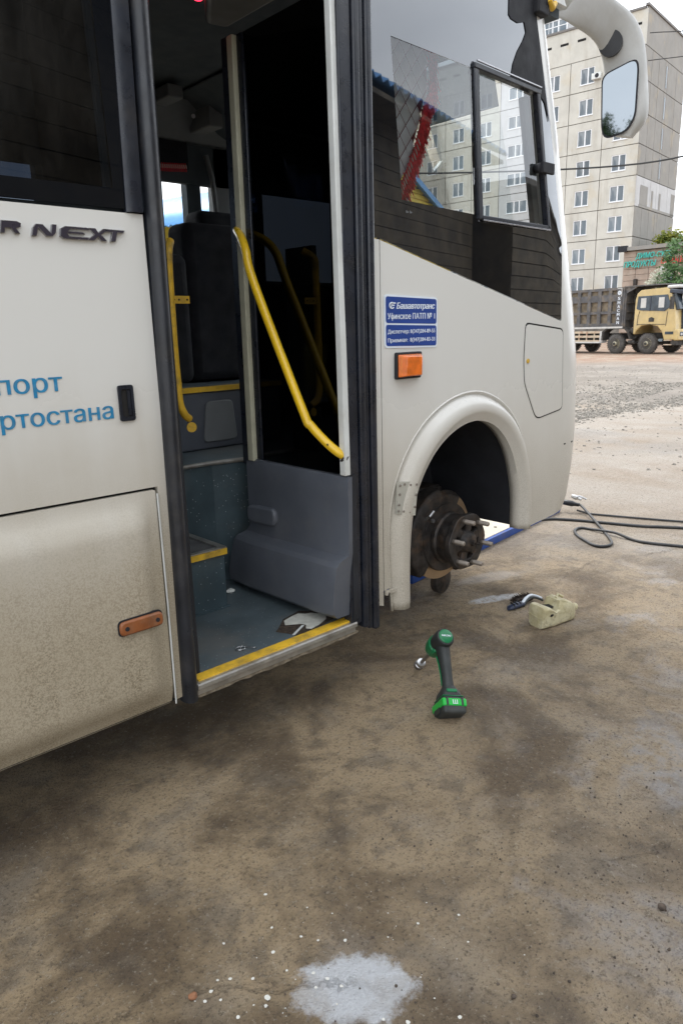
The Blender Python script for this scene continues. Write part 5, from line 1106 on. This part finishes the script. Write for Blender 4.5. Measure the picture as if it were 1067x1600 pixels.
mb = MB(); mb.tube([(1.462+.05*t_, .105+.025*math.sin(t_*5), .390+.002*math.sin(t_*9)) for t_ in [i/14 for i in range(15)]], .0025, 6); mb.tube([(1.465+.02*math.cos(a), .118+.016*math.sin(a), .390) for a in [i*.6 for i in range(10)]], .0022, 6)
tag(mb.build('wire_scrap', M['steel'], smooth=50), 'twist of bright wire and foil lying by the yellow sill strip', 'wire scrap')
# ================================================================ THINGS ON THE GROUND
# hydraulic platform under the front axle
JO = Vector((4.17, .94, 0)); jd = (Vector((5.55, 1.115, 0))-JO).normalized(); ja = math.atan2(jd.y, jd.x)
jk = empty('floor_jack', tuple(JO), ja, 'long low blue steel jack with a worn cream top lying under the bus nose', 'jack')
def J(name, mb, mt, **k): return mb.build(name, mt, jk, **k)
mb = MB(); mb.prism([(-.9, .0), (1.36, .0), (1.40, .03), (1.36, .058), (-.9, .058)], 'xz', .0, .03); J('side_rail', mb, M['blue'], bevel=.003)
mb = MB(); mb.prism([(-.9, .0), (1.30, .0), (1.30, .058), (-.9, .058)], 'xz', .62, .65); J('side_rail', mb, M['blue'], bevel=.003)
mb = MB(); mb.box((-.9, .028, .03), (1.3, .622, .062)); J('top_plate', mb, mat('worn_cream_plate', (.52, .47, .38), .6, var=.1, dirt=(.3, .25, .2), dirt_amt=.3)); mb = MB(); mb.lathe([(0, .012), (.003, .012)], (.42, .12, .062), (0, 0, 1), 10); J('bolt_head', mb, M['gap'])
mb = MB(); mb.box((-1.22, .05, .0), (-.9, .35, .14)); mb.box((-1.15, .10, .14), (-1.0, .26, .30)); J('lifting_head', mb, M['blue'], bevel=.015)
mb = MB(); mb.lathe([(0, .03), (.01, .085), (.05, .085), (.06, .03)], (-.93, -.26, .09), (0, 1, 0), 20); J('caster_wheel', mb, M['rust'], smooth=35)
# air hose
def hose(pts, r, n, per=8): 
    mb = MB(); mb.tube([tuple(p) for p in spline(pts, per)], r, 10); return mb.build(n[0], M['hose'], n[1], smooth=60)
ah = empty('air_hose', (5.6, 1.05, 0), 0, 'black rubber air hose looping on the ground with a steel coupling under the bus nose', 'hose'); OH = Vector((5.6, 1.05, 0))
def hp_(l): return [tuple(Vector((a, b_, c_))-OH) for a, b_, c_ in l]
Z = .011
hose(hp_([(5.60, 1.04, .07), (5.62, .98, .075), (5.53, .86, .05), (5.429, .749, .03), (5.28, .60, Z), (5.145, .487, Z), (5.02, .385, Z), (4.93, .325, Z), (4.85, .31, Z), (4.795, .345, Z), (4.80, .408, Z), (4.86, .50, Z), (4.929, .595, Z), (5.01, .67, Z), (5.09, .71, Z), (5.16, .70, Z), (5.175, .64, Z), (5.163, .55, Z+.008), (5.145, .408, Z+.018), (5.12, .27, Z), (5.11, .14, Z), (5.191, -.093, Z), (5.3, -.4, Z), (5.6, -1.2, Z)]), .011, ('hose_line', ah))
hose(hp_([(5.0, 1.15, Z), (5.233, 1.033, Z), (5.35, .84, Z), (5.408, .681, Z), (5.517, .381, Z), (5.60, .25, Z), (5.682, .11, Z), (5.9, -.3, Z), (6.3, -1.0, Z)]), .012, ('hose_line', ah))
hose(hp_([(5.62, 1.0, .02), (5.63, .93, Z), (5.621, .853, Z), (5.74, .52, Z), (5.872, .189, Z), (6.1, -.3, Z), (6.6, -1.2, Z)]), .0085, ('hose_line', ah))
mb = MB(); mb.lathe([(0, .018), (.02, .024), (.10, .026), (.12, .018), (.16, .014)], Vector((5.58, 1.13, .085))-OH, (.1, -1, -.05), 14); mb.build('coupling_sleeve', M['blackmet'], ah, smooth=40)
mb = MB(); mb.lathe([(0, .016), (.03, .022), (.05, .022), (.06, .012), (.09, .012)], Vector((5.66, 1.08, .13))-OH, (.2, -1, -.3), 8); mb.tube([tuple(Vector(p)-OH) for p in ((5.66, 1.06, .12), (5.69, 1.02, .13), (5.70, .96, .11))], .008, 8); mb.build('steel_coupling', M['steel'], ah, smooth=40)
# ---- cordless impact wrench
M['toolgreen'] = mat('tool_green', (.004, .16, .055), .38, var=.12, dirt=(.12, .14, .10), dirt_amt=.2); M['toolblack'] = mat('tool_overmould', (.022, .026, .025), .55, var=.25, bump=.1, dirt=(.10, .095, .085), dirt_amt=.3); M['battgreen'] = mat('battery_green', (.01, .42, .05), .35, var=.1)
TB, TH, TS = Vector((2.172, -.370, .050)), Vector((2.313, -.205, .245)), Vector((2.363, -.030, .022))
zl = (TH-TB).normalized(); xl = (TS-TH).normalized(); yl = zl.cross(xl).normalized(); xl = yl.cross(zl)
tool = empty('impact_wrench', (0, 0, 0), 0, 'green and black cordless impact wrench standing on the concrete in front of the wheel hub', 'power tool')
mt_ = Matrix((xl, yl, zl)).transposed().to_4x4(); mt_.translation = TB; tool.matrix_world = mt_; HL = (TH-TB).length; DL = (TS-TH).length
def T(name, mb, mt, parent=tool, **k): return mb.build(name, mt, parent, **k)
mb = MB(); mb.box((-.048, -.052, -.050), (.072, .052, .024)); bt = T('battery', mb, M['toolblack'], bevel=.012, seg=3)
mb = MB(); mb.box((-.0515, -.0545, -.020), (.074, .0545, .014)); mb.build('green_band', M['battgreen'], bt, bevel=.006)
mb = MB(); mb.box((-.052, .028, -.018), (-.046, .040, .018)); mb.box((-.052, -.040, -.018), (-.046, -.028, .018)); mb.box((-.01, .0525, -.04), (.05, .056, -.015)); mb.box((-.01, -.056, -.04), (.05, -.0525, -.015)); mb.build('battery_rib', M['toolblack'], bt, bevel=.002)
text('Ш', M['signwhite'], bt, (-.0530, .0, -.013), (R(90), 0, R(-90)), .018, .022, .0006, 0, .01, 'battery_mark', 'CENTER')
mb = MB(); rg = []
for z_, hx0, hx1, hy in ((.022, -.042, .058, .047), (.034, -.043, .058, .047), (.050, -.040, .05, .043), (.062, -.032, .035, .034), (.078, -.024, .022, .025)):
    rg.append([Vector(((hx0+hx1)/2+(hx1-hx0)/2*(abs(math.cos(a))**.5)*(1 if math.cos(a) > 0 else -1), hy*(abs(math.sin(a))**.5)*(1 if math.sin(a) > 0 else -1), z_)) for a in [2*math.pi*k/24 for k in range(24)]])
ft = T('foot', mb.rings(rg), M['toolblack'], smooth=50)
mb = MB(); mb.box((-.0445, -.02, .042), (-.034, .026, .056)); mb.box((-.044, -.048, .024), (.058, .048, .028)); mb.build('green_trim', M['toolgreen'], ft, bevel=.003)
mb = MB(); rg = []
for z_, cx, rx, ry in ((.070, -.001, .021, .020), (.10, -.004, .0195, .0175), (.14, -.006, .0205, .018), (.18, -.006, .022, .019), (.215, -.004, .024, .021), (HL-.02, .0, .028, .024)): rg.append([Vector((cx+rx*1.25*math.cos(a), ry*1.35*math.sin(a), z_)) for a in [2*math.pi*k/18 for k in range(18)]])
hn = T('handle', mb.rings(rg), M['toolblack'], smooth=60); mb = MB()
for s_ in (-1, 1): mb.tube([(.006, s_*.0245, .085), (.004, s_*.0235, .13), (.006, s_*.0255, .18), (.012, s_*.0285, .22)], [.003, .0035, .0035, .004], 6)
mb.tube([(-.024, 0, .083), (-.020, .014, .086), (-.004, .0205, .088)], .0025, 6); mb.build('green_seam', M['toolgreen'], hn, smooth=60)
mb = MB(); mb.box((.018, -.009, .17), (.036, .009, HL-.045)); T('trigger', mb, M['toolblack'], bevel=.004)
mb = MB(); mb.lathe([(-.050, .028), (-.048, .038), (-.040, .0425), (-.010, .0445), (.020, .044), (.03, .042)], (0, 0, HL), (1, 0, 0), 28); hd_ = T('motor_housing', mb, M['toolblack'], smooth=40)
mb = MB(); mb.lathe([(-.0545, .012), (-.0540, .029), (-.0510, .0325), (-.047, .033)], (0, 0, HL+.001), (1, 0, 0), 28); mb.build('end_cap', M['toolgreen'], hd_, smooth=40)
text('HiKOKI', M['signwhite'], hd_, (-.0552, .0, HL-.002), (R(90), 0, R(-90)), .0085, .044, .0004, .15, .02, 'cap_lettering', 'CENTER')
for k in range(4): a = math.pi/4+k*math.pi/2; mb = MB(); mb.lathe([(-.0495, .0028), (-.047, .0032)], (0, .0372*math.cos(a), HL+.0372*math.sin(a)), (1, 0, 0), 8); mb.build('screw', M['matteblack'], hd_)
mb = MB(); mb.lathe([(.028, .042), (.035, .048), (.072, .047), (.100, .040), (.118, .028), (.124, .020)], (0, 0, HL), (1, 0, 0), 28); nh = T('hammer_case', mb, M['toolgreen'], smooth=40)
mb = MB(); mb.lathe([(.112, .0255), (.128, .0235), (.132, .014)], (0, 0, HL), (1, 0, 0), 20); mb.build('nose_ring', M['toolblack'], nh, smooth=40)
mb = MB(); mb.box((.02, -.034, HL-.045), (.07, .034, HL-.02)); T('lamp_shroud', mb, M['toolgreen'], bevel=.01, seg=3)
mb = MB(); mb.lathe([(.118, .0085), (DL-.04, .0085)], (0, 0, HL), (1, 0, 0), 10); ex_ = T('extension_bar', mb, M['stud'], smooth=40)
mb = MB(); mb.lathe([(DL-.042, .014), (DL-.040, .020), (DL-.028, .0225), (DL-.026, .020), (DL-.018, .020), (DL-.016, .0225), (DL+.010, .0225), (DL+.010, .012)], (0, 0, HL), (1, 0, 0), 20); T('socket', mb, M['steel'], smooth=35)
mb = MB(); mb.lathe([(DL-.015, .0232), (DL+.008, .0232)], (0, 0, HL), (1, 0, 0), 20); T('socket_sleeve', mb, M['stud'], smooth=35)
# ---- cut plastic canister
M['canister'] = None
m_, t_, o_ = _nodes('dirty_plastic'); b_ = NB(t_)
c_ = b_.mix(b_.ramp(b_.noise(9, 5, .65), .35, .65), (.40, .35, .20), (.60, .56, .38)); c_ = b_.mix(b_.math('MULTIPLY', b_.ramp(b_.noise(22, 6, .75), .5, .7), .6), c_, (.16, .12, .07))
pb = b_.bsdf(o_, c_, .5, 0, b_.bump(b_.noise(30, 4), .3, .006)); pb.inputs['Subsurface Weight'].default_value = .15; pb.inputs['Subsurface Radius'].default_value = (.02, .015, .01); M['canister'] = m_
cn = empty('plastic_canister', (3.222, -.115, 0), R(-12.5), 'dirty pale plastic canister with its side cut open lying on the concrete', 'canister'); rgc = random.Random(4)
secs = [(.0, .050, .118, .0, .0), (.006, .057, .126, .0, .0), (.03, .060, .128, .0, 0), (.06, .061, .120, -.004, .012), (.09, .061, .098, -.006, .03), (.115, .060, .108, .0, .02), (.135, .060, .138, .006, .0), (.165, .059, .140, .006, .0), (.20, .056, .126, .004, .0), (.235, .050, .104, .0, .0), (.262, .040, .085, .0, .0), (.275, .024, .07, .0, .0)]
rg = []
for x_, hw, h_, sk_, dip in secs:
    r_ = []
    for k in range(28):
        a = 2*math.pi*k/28; ca, sa = math.cos(a), math.sin(a); yy = hw*(abs(ca)**.38)*(1 if ca > 0 else -1); zz = h_*.5+h_*.5*(abs(sa)**.38)*(1 if sa > 0 else -1)
        if sa > .3: zz -= dip*math.exp(-((yy-.0)/.045)**2); yy += sk_
        r_.append(Vector((x_+rgc.gauss(0, .0014), yy+rgc.gauss(0, .0012)-.0, max(.001, zz+(rgc.gauss(0, .0022) if sa > .2 else 0)))))
    rg.append(r_)
mb = MB(); cb = mb.rings(rg).build('canister_body', M['canister'], cn, smooth=42)
mb = MB(); mb.lathe([(.0, .020), (.018, .021), (.022, .018)], (.268, -.015, .066), (1, -.1, -.1), 14); mb.build('cap', M['canister'], cn, bevel=.002)
mb = MB(); mb.tube([(-.0015, -.054, .062), (-.003, -.02, .060), (-.003, .02, .066), (-.0015, .055, .07)], .0022, 6); mb.tube([(-.001, -.02, .01), (-.002, -.018, .115)], .002, 6); mb.build('mould_seam', M['canister'], cn, smooth=50)
mb = MB(); mb.prism(rnd([(.045, .070), (.062, .072), (.070, .080), (.056, .084), (.047, .078)], .004), 'xz', -.0645, -.058); mb.build('torn_hole', M['gap'], cn)
mb = MB(); mb.prism([(.035, -.02), (.075, -.035), (.11, -.02), (.115, .02), (.08, .035), (.045, .02)], 'xy', .099, .1035); mb.build('cut_opening', M['gap'], cn)
mb = MB(); mb.tube([(.15, .0, .135), (.18, .02, .148), (.21, .01, .13)], .008, 8); mb.tube([(.12, -.05, .10), (.15, -.04, .135), (.19, -.045, .12)], .006, 8); mb.build('moulded_handle', M['canister'], cn, smooth=60)
# ---- brush
br = empty('scrubbing_brush', (3.33, .13, 0), R(-10), 'navy and black brush with a curved white handle edge lying behind the plastic canister', 'brush')
mb = MB(); rg = []
for x_, w_, h_ in ((-.01, .012, .018), (.0, .022, .026), (.03, .026, .032), (.07, .025, .034), (.105, .020, .030), (.12, .014, .024)): rg.append([Vector((x_, w_*math.cos(a)-.004, h_/2+h_/2*math.sin(a)+.002)) for a in [2*math.pi*k/14 for k in range(14)]])
gp = mb.rings(rg).build('grip', mat('navy_plastic', (.02, .03, .065), .4, var=.2, dirt=(.12, .12, .12), dirt_amt=.4), br, smooth=50)
mb = MB()
for x_ in (.02, .045, .07): mb.tube([(x_, -.026, .012), (x_+.004, -.02, .033), (x_+.006, .012, .036)], .005, 6)
mb.build('grip_rib', M['blackmet'], gp, smooth=50)
mb = MB(); hp2 = spline([(.095, -.012, .022), (.14, .006, .036), (.19, .018, .042), (.23, .010, .034), (.262, -.010, .018)], 6); mb.tube([tuple(p) for p in hp2], [.009]*8+[.008]*8+[.006]*9, 10); mb.build('handle', M['signwhite'], br, smooth=60)
mb = MB(); mb.tube([(p.x, p.y-.010, max(.006, p.z-.012)) for p in hp2], .007, 8); mb.build('rubber_underside', M['toolblack'], br, smooth=60)
mb = MB(); rb_ = random.Random(2)
for _ in range(420):
    x_ = .085+rb_.random()*.14; p = Vector((x_, .028+rb_.random()*.035, .010+rb_.random()*.028)); mb.tube([tuple(p), tuple(p+Vector((rb_.gauss(0, .006), .012+rb_.random()*.012, rb_.gauss(0, .006))))], .0013, 3, cap=False)
mb.box((.085, .022, .006), (.225, .055, .034)); tag(mb.build('bristles', mat('brown_bristles', (.035, .022, .015), .9, var=.4), br), kind='stuff')
